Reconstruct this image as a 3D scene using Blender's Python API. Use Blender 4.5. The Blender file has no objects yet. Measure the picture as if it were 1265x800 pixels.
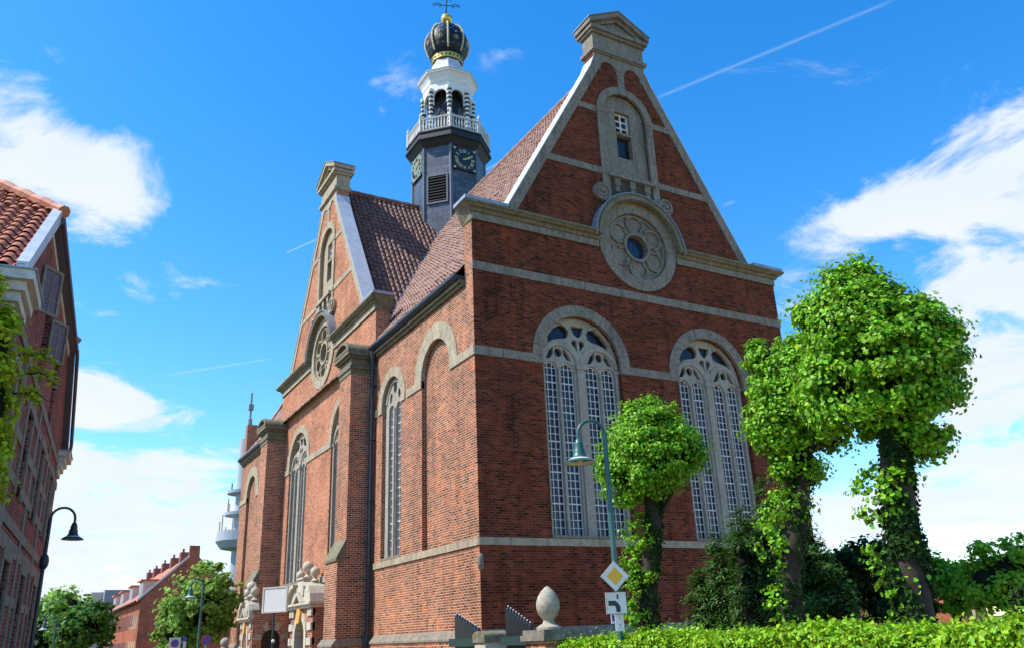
import bpy, bmesh, math, random
import numpy as np
from mathutils import Vector, Matrix
from mathutils.geometry import tessellate_polygon
PI = math.pi
R_ = math.radians
random.seed(7)
rng = np.random.default_rng(11)
S = bpy.context.scene
COL = S.collection

# ------------------------------------------------------------------ camera
CAMP = Vector((-11.40151, -21.97075, 1.6))
YAW, PIT, ROL = 0.5275683, 0.3586752, -0.0424668
fw = Vector((math.sin(YAW)*math.cos(PIT), math.cos(YAW)*math.cos(PIT), math.sin(PIT)))
rt0 = Vector((math.cos(YAW), -math.sin(YAW), 0)); up0 = rt0.cross(fw)
rt = math.cos(ROL)*rt0 + math.sin(ROL)*up0
upv = -math.sin(ROL)*rt0 + math.cos(ROL)*up0
cam = bpy.data.cameras.new('camera'); camo = bpy.data.objects.new('camera', cam); COL.objects.link(camo)
m = Matrix((( rt.x, upv.x, -fw.x, CAMP.x), (rt.y, upv.y, -fw.y, CAMP.y), (rt.z, upv.z, -fw.z, CAMP.z), (0, 0, 0, 1)))
camo.matrix_world = m
cam.sensor_fit = 'HORIZONTAL'; cam.sensor_width = 36.0
cam.lens = 1022.824/1265.0*36.0
cam.clip_start = 0.1; cam.clip_end = 6000
S.camera = camo

# ------------------------------------------------------------------ light
SUN_E, SUN_B = R_(50), R_(19)
SUN = Vector((-math.cos(SUN_B)*math.cos(SUN_E), math.sin(SUN_B)*math.cos(SUN_E), math.sin(SUN_E)))
sl = bpy.data.lights.new('sun', 'SUN'); sl.energy = 4.9; sl.angle = R_(0.5); sl.color = (1.0, 0.95, 0.87)
so = bpy.data.objects.new('sun', sl); COL.objects.link(so)
so.rotation_euler = (-SUN).to_track_quat('-Z', 'Y').to_euler(); so.location = (-40, 20, 60)
S.view_settings.view_transform = 'Standard'; S.view_settings.look = 'None'
S.view_settings.exposure = 0.45; S.view_settings.gamma = 1.0; S.view_settings.use_curve_mapping = False
S.render.resolution_x, S.render.resolution_y = 1024, 647
S.cycles.max_bounces = 6; S.cycles.transparent_max_bounces = 12

W = bpy.data.worlds.new('World'); S.world = W; W.use_nodes = True
nt = W.node_tree; N = nt.nodes; LK = nt.links; N.clear()
def wn(t, **k):
    n = N.new(t)
    for a, b in k.items(): setattr(n, a, b)
    return n
def wmath(op, a, b=None, c=None, clamp=False):
    n = wn('ShaderNodeMath', operation=op, use_clamp=clamp)
    for i, v in enumerate((a, b, c)):
        if v is None: continue
        if isinstance(v, (int, float)): n.inputs[i].default_value = v
        else: LK.new(v, n.inputs[i])
    return n.outputs[0]
sky = wn('ShaderNodeTexSky', sky_type='NISHITA'); sky.sun_disc = False
sky.sun_elevation = SUN_E; sky.sun_rotation = math.atan2(SUN.x, SUN.y)
sky.air_density = 1.0; sky.dust_density = 0.3; sky.ozone_density = 2.0; sky.altitude = 0
hs = wn('ShaderNodeHueSaturation'); hs.inputs['Saturation'].default_value = 1.42; hs.inputs['Value'].default_value = 2.65
hs.inputs['Hue'].default_value = 0.502
LK.new(sky.outputs[0], hs.inputs['Color'])
tc = wn('ShaderNodeTexCoord'); GEN = tc.outputs['Generated']
nrm = wn('ShaderNodeVectorMath', operation='NORMALIZE'); LK.new(GEN, nrm.inputs[0]); DIR = nrm.outputs[0]
sx = wn('ShaderNodeSeparateXYZ'); LK.new(DIR, sx.inputs[0])
zz = wmath('ADD', wmath('MAXIMUM', sx.outputs[2], 0.0), 0.16)
cmb = wn('ShaderNodeCombineXYZ'); LK.new(wmath('DIVIDE', sx.outputs[0], zz), cmb.inputs[0]); LK.new(wmath('DIVIDE', sx.outputs[1], zz), cmb.inputs[1])
nz = wn('ShaderNodeTexNoise'); nz.inputs['Scale'].default_value = 3.4; nz.inputs['Detail'].default_value = 9; nz.inputs['Roughness'].default_value = 0.62; nz.inputs['Distortion'].default_value = 0.5
LK.new(cmb.outputs[0], nz.inputs['Vector'])
def pixdir(u, v):
    d = fw + (u-632.5)/1022.824*rt - (v-400)/1022.824*upv
    return d.normalized()
# cloud banks: direction, angular half-size in degrees (across, up), weight
BANKS = [((30,180),(5,3.4),.33), ((75,270),(5,4.2),.33), ((130,240),(3,3),.16), ((150,497),(5,1.25),.44), ((95,488),(2.5,1.1),.28), ((200,585),(6,1.5),.36), ((110,590),(4,1.5),.30), ((80,660),(8,2.6),.40),
         ((235,635),(5,1.9),.34), ((40,740),(10,3),.40), ((200,720),(8,2.6),.38), ((985,290),(3.4,1.5),.27), ((1080,255),(4.5,2.1),.33), ((1180,225),(4.4,2.4),.34), ((1255,190),(3.6,3.2),.34), ((1250,270),(4,2.2),.30), ((1180,150),(2.4,1.0),.16),
         ((1225,375),(4.5,2.6),.48), ((1250,450),(4.6,3.6),.44), ((1190,455),(2.6,2.8),.36), ((1060,630),(5,1.9),.36), ((1180,600),(5,1.6),.24), ((1255,585),(4,1.4),.24), ((975,385),(2.2,1.6),.30),
         ((1150,700),(12,2.6),.32), ((1400,420),(7,8),.36), ((-160,450),(8,9),.3), ((-60,640),(7,4),.36)]
acc = None
for (u, v), (ax, ay), wgt in BANKS:
    d = pixdir(u, v); h = Vector((d.y, -d.x, 0)).normalized(); w_ = h.cross(d)
    def dot(vec):
        n = wn('ShaderNodeVectorMath', operation='DOT_PRODUCT'); LK.new(DIR, n.inputs[0]); n.inputs[1].default_value = vec; return n.outputs['Value']
    a = wmath('MULTIPLY', dot(h), 1/math.sin(R_(ax))); b = wmath('MULTIPLY', dot(w_), 1/math.sin(R_(ay)))
    r2 = wmath('ADD', wmath('MULTIPLY', a, a), wmath('MULTIPLY', b, b))
    front = wmath('GREATER_THAN', dot(d), 0.0)
    g = wmath('MULTIPLY', wmath('EXPONENT', wmath('MULTIPLY', r2, -0.7)), wmath('MULTIPLY', front, wgt))
    acc = g if acc is None else wmath('ADD', acc, g)
acc = wmath('MINIMUM', acc, 0.56)
cl = wmath('ADD', wmath('MULTIPLY_ADD', nz.outputs['Fac'], 1.9, -0.45), wmath('MULTIPLY', acc, 1.08))
mr = wn('ShaderNodeMapRange'); mr.interpolation_type = 'SMOOTHSTEP'; LK.new(cl, mr.inputs[0])
mr.inputs[1].default_value = 0.72; mr.inputs[2].default_value = 1.08
cmask = wmath('MULTIPLY', mr.outputs[0], 0.97)
# high jet trails: thin great-circle arcs between two directions
def trail(p, q, width, amt):
    a, b = pixdir(*p), pixdir(*q); n_ = a.cross(b).normalized(); mid = (a+b).normalized(); half = math.cos(a.angle(b)/2)
    def dot(vec):
        n = wn('ShaderNodeVectorMath', operation='DOT_PRODUCT'); LK.new(DIR, n.inputs[0]); n.inputs[1].default_value = vec; return n.outputs['Value']
    e = wmath('DIVIDE', dot(n_), width)
    g = wmath('EXPONENT', wmath('MULTIPLY', wmath('MULTIPLY', e, e), -1.0))
    ins = wn('ShaderNodeMapRange'); ins.interpolation_type = 'SMOOTHSTEP'; LK.new(dot(mid), ins.inputs[0]); ins.inputs[1].default_value = half; ins.inputs[2].default_value = half + (1-half)*0.35
    return wmath('MULTIPLY', g, wmath('MULTIPLY', ins.outputs[0], wmath('MULTIPLY_ADD', nz.outputs['Fac'], 0.8*amt, amt*0.5)))
tr = wmath('ADD', trail((800,126),(1115,-4),.0016,.17), trail((352,313),(396,294),.0008,.34))
tr = wmath('ADD', tr, wmath('ADD', trail((200,464),(338,442),.0010,.20), trail((596,212),(626,196),.0011,.28)))
cmask = wmath('MINIMUM', wmath('ADD', cmask, tr), 1.0)
nz2 = wn('ShaderNodeTexNoise'); nz2.inputs['Scale'].default_value = 3.2; nz2.inputs['Detail'].default_value = 6; LK.new(cmb.outputs[0], nz2.inputs['Vector'])
ccol = wn('ShaderNodeMixRGB'); LK.new(nz2.outputs['Fac'], ccol.inputs[0]); ccol.inputs[1].default_value = (6.6, 7.6, 8.8, 1); ccol.inputs[2].default_value = (8.6, 8.9, 9.2, 1)
mx = wn('ShaderNodeMixRGB'); LK.new(cmask, mx.inputs[0]); LK.new(hs.outputs[0], mx.inputs[1]); LK.new(ccol.outputs[0], mx.inputs[2])
bg = wn('ShaderNodeBackground'); bg.inputs[1].default_value = 0.085; LK.new(mx.outputs[0], bg.inputs[0])
ow = wn('ShaderNodeOutputWorld'); LK.new(bg.outputs[0], ow.inputs[0])

# ------------------------------------------------------------------ materials
class MT:
    """small node-graph helper"""
    def __init__(s, name, rough=.8, spec=.3):
        s.m = bpy.data.materials.new(name); s.m.use_nodes = True; s.t = s.m.node_tree; s.n = s.t.nodes; s.l = s.t.links
        s.b = s.n['Principled BSDF']; s.b.inputs['Roughness'].default_value = rough; s.b.inputs['Specular IOR Level'].default_value = spec if 'leaf' not in name and 'needles' not in name else (.05 if ('dark' in name or 'ivy' in name) else .22)
        s.out = s.n['Material Output']; s.tc = None
    def new(s, t, **k):
        n = s.n.new(t)
        for a, b in k.items(): setattr(n, a, b)
        return n
    def co(s):
        if s.tc is None: s.tc = s.new('ShaderNodeTexCoord')
        return s.tc.outputs['Object']
    def box(s):
        """box mapping in the object's own frame: (x or y, z)"""
        g = s.new('ShaderNodeNewGeometry'); vt = s.new('ShaderNodeVectorTransform', vector_type='NORMAL', convert_from='WORLD', convert_to='OBJECT')
        s.l.new(g.outputs['True Normal'], vt.inputs[0])
        sn = s.new('ShaderNodeSeparateXYZ'); s.l.new(vt.outputs[0], sn.inputs[0]); sp = s.new('ShaderNodeSeparateXYZ'); s.l.new(s.co(), sp.inputs[0])
        ax = s.ma('ABSOLUTE', sn.outputs[0]); ay = s.ma('ABSOLUTE', sn.outputs[1]); k = s.ma('GREATER_THAN', ax, ay)
        az = s.ma('GREATER_THAN', s.ma('ABSOLUTE', sn.outputs[2]), 0.8)
        u = s.ma('ADD', s.ma('MULTIPLY', sp.outputs[1], k), s.ma('MULTIPLY', sp.outputs[0], s.ma('SUBTRACT', 1.0, k)))
        v = s.ma('ADD', s.ma('MULTIPLY', sp.outputs[2], s.ma('SUBTRACT', 1.0, az)), s.ma('MULTIPLY', sp.outputs[1], az))
        c = s.new('ShaderNodeCombineXYZ'); s.l.new(u, c.inputs[0]); s.l.new(v, c.inputs[1])
        return c.outputs[0]
    def ma(s, op, a, b=None, c=None, clamp=False):
        n = s.new('ShaderNodeMath', operation=op, use_clamp=clamp)
        for i, v in enumerate((a, b, c)):
            if v is None: continue
            if isinstance(v, (int, float)): n.inputs[i].default_value = v
            else: s.l.new(v, n.inputs[i])
        return n.outputs[0]
    def noise(s, scale, detail=5, rough=.55, vec=None, stretch=None):
        n = s.new('ShaderNodeTexNoise'); n.inputs['Scale'].default_value = scale; n.inputs['Detail'].default_value = detail; n.inputs['Roughness'].default_value = rough
        v = vec or s.co()
        if stretch:
            mp = s.new('ShaderNodeMapping'); mp.inputs['Scale'].default_value = stretch; s.l.new(v, mp.inputs[0]); v = mp.outputs[0]
        s.l.new(v, n.inputs['Vector']); return n.outputs['Fac']
    def ramp(s, fac, stops):
        r = s.new('ShaderNodeValToRGB'); e = r.color_ramp.elements
        while len(e) < len(stops): e.new(.5)
        for i, (p, c) in enumerate(stops):
            e[i].position = p; e[i].color = (*c, 1) if not isinstance(c, (int, float)) else (c, c, c, 1)
        s.l.new(fac, r.inputs[0]); return r.outputs[0]
    def mix(s, fac, a, b, typ='MIX'):
        n = s.new('ShaderNodeMixRGB', blend_type=typ)
        for i, v in enumerate((fac, a, b)):
            if isinstance(v, (int, float)): n.inputs[i].default_value = v if i == 0 else (v, v, v, 1)
            elif isinstance(v, tuple): n.inputs[i].default_value = (*v, 1)
            else: s.l.new(v, n.inputs[i])
        return n.outputs[0]
    def col(s, v):
        if isinstance(v, tuple): s.b.inputs['Base Color'].default_value = (*v, 1)
        else: s.l.new(v, s.b.inputs['Base Color'])
    def bump(s, h, strength=.4, dist=.01):
        b = s.new('ShaderNodeBump'); b.inputs['Strength'].default_value = strength; b.inputs['Distance'].default_value = dist
        s.l.new(h, b.inputs['Height']); s.l.new(b.outputs[0], s.b.inputs['Normal'])

def brick_mat(name, c1, c2, mortar, bw=.23, bh=.078, mort=.011, dirt=.5, patch=None, mortvar=.5):
    t = MT(name, .9, .08); v = t.box()
    # a little waviness so courses are not ruler-straight
    wv = t.new('ShaderNodeTexNoise'); wv.inputs['Scale'].default_value = 1.6; wv.inputs['Detail'].default_value = 3; t.l.new(v, wv.inputs['Vector'])
    ad = t.new('ShaderNodeVectorMath', operation='MULTIPLY_ADD'); t.l.new(wv.outputs['Color'], ad.inputs[0]); ad.inputs[1].default_value = (.03, .022, 0); t.l.new(v, ad.inputs[2]); v2 = ad.outputs[0]
    def bt(ca, cb, mo, bias=0.):
        b = t.new('ShaderNodeTexBrick'); b.offset = .5; b.squash = 1.0; b.inputs['Scale'].default_value = 1.0
        b.inputs['Brick Width'].default_value = bw; b.inputs['Row Height'].default_value = bh; b.inputs['Mortar Size'].default_value = mort; b.inputs['Mortar Smooth'].default_value = .25; b.inputs['Bias'].default_value = bias
        b.inputs['Color1'].default_value = (*ca, 1); b.inputs['Color2'].default_value = (*cb, 1); b.inputs['Mortar'].default_value = (*mo, 1)
        t.l.new(v2, b.inputs['Vector']); return b
    b = bt((0, 0, 0), (1, 1, 1), (.5, .5, .5))
    big = t.noise(.55, 6, .6); mid = t.noise(2.6, 5, .6); fine = t.noise(26, 3, .6)
    dk = tuple(.6*x for x in c2); md = tuple(.5*(x+y) for x, y in zip(c1, c2))
    c = t.mix(b.outputs['Fac'], t.ramp(b.outputs['Color'], [(.03, dk), (.14, c2), (.42, md), (.8, c1), (.97, tuple(min(1, 1.25*x) for x in c1))]), mortar)
    c = t.mix(1.0, c, t.ramp(big, [(.28, .62), (.48, .95), (.72, 1.2)]), 'MULTIPLY')
    c = t.mix(dirt, c, t.ramp(mid, [(.33, (.6, .57, .58)), (.56, (1, 1, 1)), (.75, (1.12, 1.06, 1.0))]), 'MULTIPLY')
    c = t.mix(.55, c, t.ramp(fine, [(.3, .55), (.7, 1.35)]), 'MULTIPLY')
    if patch:
        pm = t.ramp(t.noise(1.1, 4, .5, stretch=(1, 1, .8)), [(.56, 0.), (.66, 1.)])
        c = t.mix(t.ma('MULTIPLY', pm, .55), c, t.mix(1.0, c, patch, 'MULTIPLY'))
    # vertical rain streaks of dark grime
    st = t.ramp(t.noise(1.0, 6, .65, stretch=(2.6, 2.6, .22)), [(.5, 0.), (.72, 1.)])
    c = t.mix(t.ma('MULTIPLY', st, dirt*1.2, clamp=True), c, t.mix(1.0, c, (.40, .37, .38), 'MULTIPLY'))
    # mortar again, weathered away in places
    mvis = t.ramp(t.noise(3.2, 4, .6), [(.36, 0.), (.62, 1.)])
    c = t.mix(t.ma('MULTIPLY', b.outputs['Fac'], t.ma('MULTIPLY', mvis, mortvar)), c, mortar)
    t.col(c)
    t.bump(t.ma('SUBTRACT', t.ma('MULTIPLY', fine, .35), b.outputs['Fac']), .6, .012)
    return t.m
def stone_mat(name, base, dark, scale=1.0, moss=None, rough=.85, streak=.6):
    t = MT(name, rough, .25)
    a = t.noise(1.3*scale, 6, .6); b = t.noise(9*scale, 6, .65); f = t.noise(60*scale, 3, .6)
    c = t.mix(t.ramp(a, [(.35, 0.), (.68, 1.)]), base, tuple(.78*x for x in base))
    c = t.mix(t.ma('MULTIPLY', t.ramp(b, [(.45, 0.), (.7, 1.)]), .7), c, dark)
    st = t.ramp(t.noise(2.2*scale, 5, .65, stretch=(2.2, 2.2, .3)), [(.48, 0.), (.75, 1.)])
    c = t.mix(t.ma('MULTIPLY', st, streak), c, dark)
    if moss: c = t.mix(t.ma('MULTIPLY', t.ramp(t.noise(4, 6, .7), [(.5, 0.), (.62, 1.)]), .8), c, moss)
    c = t.mix(.35, c, t.ramp(f, [(.3, .7), (.7, 1.25)]), 'MULTIPLY')
    t.col(c); t.bump(t.ma('ADD', b, t.ma('MULTIPLY', f, .5)), .35, .012); return t.m
def plain(name, base, rough=.6, metal=0., spec=.4, var=.25, scale=6., bump=0.):
    t = MT(name, rough, spec); t.b.inputs['Metallic'].default_value = metal
    c = t.mix(1.0, base, t.ramp(t.noise(scale, 6, .65), [(.3, 1-var), (.7, 1+var*.6)]), 'MULTIPLY'); t.col(c)
    if bump: t.bump(t.noise(scale*6, 4, .6), bump, .01)
    return t.m
def leaf_mat(name, base, trans, vary=.35, mixf=.2):
    t = MT(name, .45, .35)
    g = t.new('ShaderNodeNewGeometry'); r = g.outputs['Random Per Island']
    hv = t.new('ShaderNodeHueSaturation'); t.l.new(t.ma('MULTIPLY_ADD', r, .05, .475), hv.inputs['Hue']); t.l.new(t.ma('MULTIPLY_ADD', t.ma('FRACT', t.ma('MULTIPLY', r, 7.31)), vary*2, 1-vary), hv.inputs['Value'])
    hv.inputs['Color'].default_value = (*base, 1); t.col(hv.outputs[0])
    tr = t.new('ShaderNodeBsdfTranslucent'); h2 = t.new('ShaderNodeHueSaturation'); h2.inputs['Color'].default_value = (*trans, 1)
    t.l.new(t.ma('MULTIPLY_ADD', r, .05, .475), h2.inputs['Hue']); t.l.new(h2.outputs[0], tr.inputs[0])
    ms = t.new('ShaderNodeMixShader'); ms.inputs[0].default_value = mixf; t.l.new(t.b.outputs[0], ms.inputs[1]); t.l.new(tr.outputs[0], ms.inputs[2]); t.l.new(ms.outputs[0], t.out.inputs[0])
    return t.m
def tile_mat(name, c1, c2, lichen, tw=.25, th=.33):
    t = MT(name, .6, .35)
    g = t.new('ShaderNodeNewGeometry'); 
    n = t.noise(3.0, 5, .65); f = t.noise(22, 4, .6)
    vo = t.new('ShaderNodeTexVoronoi'); vo.inputs['Scale'].default_value = 3.6; t.l.new(t.co(), vo.inputs['Vector'])
    c = t.mix(t.ramp(vo.outputs['Color'], [(.15, 0.), (.85, 1.)]), c1, c2)
    c = t.mix(t.ma('MULTIPLY', t.ramp(n, [(.5, 0.), (.7, 1.)]), .5), c, lichen)
    c = t.mix(.5, c, t.ramp(f, [(.3, .65), (.7, 1.25)]), 'MULTIPLY'); t.col(c); t.bump(f, .2, .01); return t.m
def slate_mat(name, c1, c2, gap):
    t = MT(name, .42, .5); v = t.box(); b = t.new('ShaderNodeTexBrick'); b.inputs['Scale'].default_value = 1
    b.inputs['Brick Width'].default_value = .42; b.inputs['Row Height'].default_value = .27; b.inputs['Mortar Size'].default_value = .012; b.inputs['Mortar Smooth'].default_value = .1
    b.inputs['Color1'].default_value = (*c1, 1); b.inputs['Color2'].default_value = (*c2, 1); b.inputs['Mortar'].default_value = (*gap, 1); t.l.new(v, b.inputs['Vector'])
    c = t.mix(.7, b.outputs['Color'], t.ramp(t.noise(5, 6, .65), [(.3, .6), (.7, 1.3)]), 'MULTIPLY'); t.col(c); t.bump(t.ma('SUBTRACT', t.noise(20), b.outputs['Fac']), .4, .01); return t.m

M = {}
M['brick'] = brick_mat('old_brick', (.39, .118, .048), (.19, .06, .036), (.53, .40, .28), mort=.012, dirt=.6, patch=(1.45, 1.1, .8), mortvar=.85)
M['brick_grimy_shaded'] = brick_mat('grimy_shaded_brick', (.215, .042, .019), (.10, .023, .013), (.16, .088, .05), mort=.011, dirt=.75, patch=(1.3, 1.0, .7), mortvar=.55)  # darker brick copy for the front: grime, plus shade put into the colour
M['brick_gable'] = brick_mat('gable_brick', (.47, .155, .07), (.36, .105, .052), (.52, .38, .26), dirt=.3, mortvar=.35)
M['brick_left'] = brick_mat('left_house_brick', (.30, .06, .045), (.17, .034, .032), (.30, .20, .16), dirt=.35, mortvar=.3)
M['brick_house'] = brick_mat('terrace_brick', (.42, .11, .055), (.31, .075, .042), (.36, .2, .13), dirt=.25, mortvar=.3)
M['stone'] = stone_mat('sandstone', (.44, .365, .245), (.17, .14, .10), streak=.75)
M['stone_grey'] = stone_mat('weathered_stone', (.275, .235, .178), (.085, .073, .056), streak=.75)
M['tracery_stone'] = stone_mat('tracery_stone', (.40, .355, .28), (.17, .15, .115), streak=.4)
M['stone_moss'] = stone_mat('mossy_stone', (.235, .20, .135), (.06, .053, .04), moss=(.11, .12, .035))
M['stone_pale'] = stone_mat('portal_stone', (.56, .50, .38), (.28, .24, .18), streak=.35)
M['stone_egg'] = stone_mat('finial_stone', (.46, .41, .31), (.2, .175, .12), 2.0, streak=.5)
M['lead'] = plain('lead_sheet', (.30, .33, .37), .45, .3, .5, .3, 3)
M['lead_light'] = plain('pale_lead', (.52, .54, .56), .5, .2, .5, .2, 3)
M['gutter'] = plain('gutter_metal', (.045, .05, .055), .45, .4, .5, .3, 4)
M['tile'] = tile_mat('pantile', (.21, .105, .075), (.12, .055, .042), (.20, .15, .12))
M['verdigris'] = plain('verdigris_board', (.17, .22, .17), .6, 0, .4, .3, 6)
M['rail_green'] = plain('dark_green_rail', (.022, .045, .04), .5, 0, .4, .2, 6)
M['dark_stone'] = stone_mat('recess_shade_stone', (.10, .085, .068), (.04, .034, .028))  # dark base colour stands for shade in the gable recess
M['tile_pink'] = tile_mat('sunlit_pantile', (.33, .175, .12), (.23, .115, .08), (.29, .22, .17))  # paler copy of the pantile, sun on the street slope put into colour
M['tile_red'] = tile_mat('red_pantile', (.50, .15, .065), (.40, .11, .05), (.42, .22, .10))
M['slate'] = slate_mat('slate', (.085, .10, .13), (.045, .055, .075), (.008, .009, .012))
M['slate_trim'] = plain('slate_trim', (.13, .14, .16), .5, 0, .4, .3, 8)
M['black_cove'] = plain('tarred_boards', (.018, .02, .024), .6, 0, .4, .3, 8)
M['white'] = plain('white_paint', (.74, .71, .66), .5, 0, .4, .12, 9)
M['offwhite'] = plain('weathered_white', (.56, .53, .47), .6, 0, .4, .25, 7)
M['bar'] = plain('glazing_paint', (.66, .65, .62), .5, 0, .4, .12, 4)
M['black'] = plain('black_paint', (.012, .013, .016), .4, 0, .5, .2, 5)
M['blackblue'] = plain('crown_enamel', (.006, .008, .014), .5, 0, .3, .4, 4)
M['blue'] = plain('crown_blue', (.04, .17, .38), .4, 0, .4, .3, 4)
M['red_enamel'] = plain('crown_red', (.22, .03, .03), .35, 0, .6, .3, 4)
M['gold'] = plain('gold_leaf', (.78, .52, .12), .32, .65, .5, .25, 6)
M['gold_dull'] = plain('dull_gilding', (.55, .48, .25), .5, .1, .5, .25, 10)
M['ochre'] = plain('ochre_paint', (.62, .34, .06), .6, 0, .4, .2, 5)
M['iron'] = plain('wrought_iron', (.02, .022, .03), .5, .3, .5, .2, 6)
M['green_metal'] = plain('green_lamp_paint', (.025, .105, .085), .38, 0, .55, .2, 6)
M['lamp_inner'] = plain('lamp_reflector', (.62, .58, .46), .4, 0, .5, .1, 6)
M['bark'] = stone_mat('bark', (.06, .044, .03), (.014, .011, .008), 3.0)
M['wood_dark'] = plain('dark_wood', (.03, .028, .026), .7, 0, .3, .4, 8)
M['concrete'] = plain('pale_concrete', (.33, .36, .39), .8, 0, .3, .12, .6)
M['concrete_dark'] = plain('grey_concrete', (.24, .26, .28), .8, 0, .3, .15, .4)
M['brick_far'] = plain('far_brick', (.27, .10, .07), .85, 0, .3, .2, .8)
M['cream'] = plain('cream_render', (.58, .50, .40), .8, 0, .3, .12, .6)
M['soffit'] = plain('soffit_paint', (.10, .10, .13), .6, 0, .3, .2, 4)
M['sign_white'] = plain('sign_white', (.70, .69, .64), .4, 0, .5, .05, 6)
M['sign_yellow'] = plain('sign_yellow', (.72, .40, .02), .4, 0, .5, .05, 6)
M['sign_red'] = plain('sign_red', (.55, .02, .03), .4, 0, .5, .05, 6)
M['sign_blue'] = plain('sign_blue', (.02, .10, .45), .4, 0, .5, .05, 6)
M['sign_grey'] = plain('sign_back', (.40, .40, .39), .45, .3, .5, .12, 3)
M['car_white'] = plain('white_car_paint', (.75, .76, .77), .25, 0, .6, .03, 1)
M['rubber'] = plain('rubber', (.02, .02, .02), .8, 0, .3, .2, 9)
t = MT('window_glass', .16, .32)
t.col(t.ramp(t.noise(1.7, 3), [(.35, (.006, .008, .012)), (.7, (.028, .034, .045))])); t.bump(t.noise(2.2, 2), .12, .02); M['glass'] = t.m
t = MT('rose_glass', .12, .7); t.col((.012, .03, .075)); M['glass_blue'] = t.m
t = MT('house_glass', .05, .8); t.col((.05, .065, .08)); M['glass_house'] = t.m
M['glass_brick_reflection'] = plain('brick_reflection_glass', (.17, .06, .05), .12, 0, .5, .3, 3)  # red brick reflection painted into the pane colour
M['leaf_lime'] = leaf_mat('linden_leaf', (.15, .34, .010), (.30, .58, .02), .55)
M['leaf_linden_far'] = leaf_mat('linden_leaf_far', (.17, .37, .02), (.30, .56, .025), .5, .42)
M['leaf_deep'] = leaf_mat('deep_green_leaf', (.06, .16, .016), (.10, .25, .02), .5, .3)
M['leaf_pale'] = leaf_mat('pale_green_leaf', (.19, .34, .06), (.32, .52, .07), .5, .42)
M['leaf_hedge'] = leaf_mat('hedge_leaf', (.20, .37, .010), (.34, .58, .02), .5)
M['leaf_yew'] = leaf_mat('yew_needles', (.045, .11, .016), (.07, .17, .02))
M['leaf_dark'] = leaf_mat('copper_dark_leaf', (.022, .046, .012), (.03, .06, .012))
M['leaf_ivy'] = leaf_mat('ivy_leaf', (.022, .055, .010), (.03, .08, .01), .5)
M['leaf_vine'] = leaf_mat('vine_leaf', (.34, .42, .012), (.55, .65, .02), .4, .35)
M['foliage_shade'] = plain('shade_core', (.008, .012, .005), .9, 0, .1, .4, 9)  # near-black: the shade inside crowns and hedge put into colour
# ground
t = MT('asphalt', .9, .2); a = t.noise(180, 2); t.col(t.mix(1.0, (.055, .055, .055), t.ramp(t.ma('ADD', t.ma('MULTIPLY', a, .5), t.ma('MULTIPLY', t.noise(.7, 5), .5)), [(.3, .6), (.7, 1.4)]), 'MULTIPLY')); t.bump(a, .3, .01); M['asphalt'] = t.m
t = MT('paving', .85, .25); v = t.co(); b = t.new('ShaderNodeTexBrick'); b.inputs['Scale'].default_value = 1; b.inputs['Brick Width'].default_value = .2; b.inputs['Row Height'].default_value = .1; b.inputs['Mortar Size'].default_value = .006
b.inputs['Color1'].default_value = (.27, .12, .085, 1); b.inputs['Color2'].default_value = (.2, .10, .08, 1); b.inputs['Mortar'].default_value = (.09, .085, .07, 1); t.l.new(v, b.inputs[0]); t.col(t.mix(.5, b.outputs['Color'], t.ramp(t.noise(2), [(.3, .6), (.7, 1.3)]), 'MULTIPLY')); M['paving'] = t.m
M['clinker'] = brick_mat('clinker_road', (.33, .17, .11), (.24, .12, .085), (.2, .17, .13), .2, .1, .008, dirt=.3)
t = MT('lawn', .95, .1); t.col(t.mix(t.noise(1.2, 6), t.mix(t.noise(40, 3), (.035, .07, .012), (.06, .12, .02)), (.07, .09, .025))); t.bump(t.noise(70, 3), .8, .05); M['lawn'] = t.m
t = MT('bounce_gravel', .95, .1); a = t.noise(120, 3); t.col(t.mix(1.0, t.mix(t.noise(.8, 5), (.44, .31, .19), (.34, .23, .13)), t.ramp(a, [(.3, .7), (.7, 1.25)]), 'MULTIPLY')); t.bump(a, .5, .02); M['bounce_gravel'] = t.m  # pale sandy tone chosen for its warm bounce
M['kerb'] = stone_mat('kerb_granite', (.32, .31, .29), (.18, .17, .16), 2)

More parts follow.
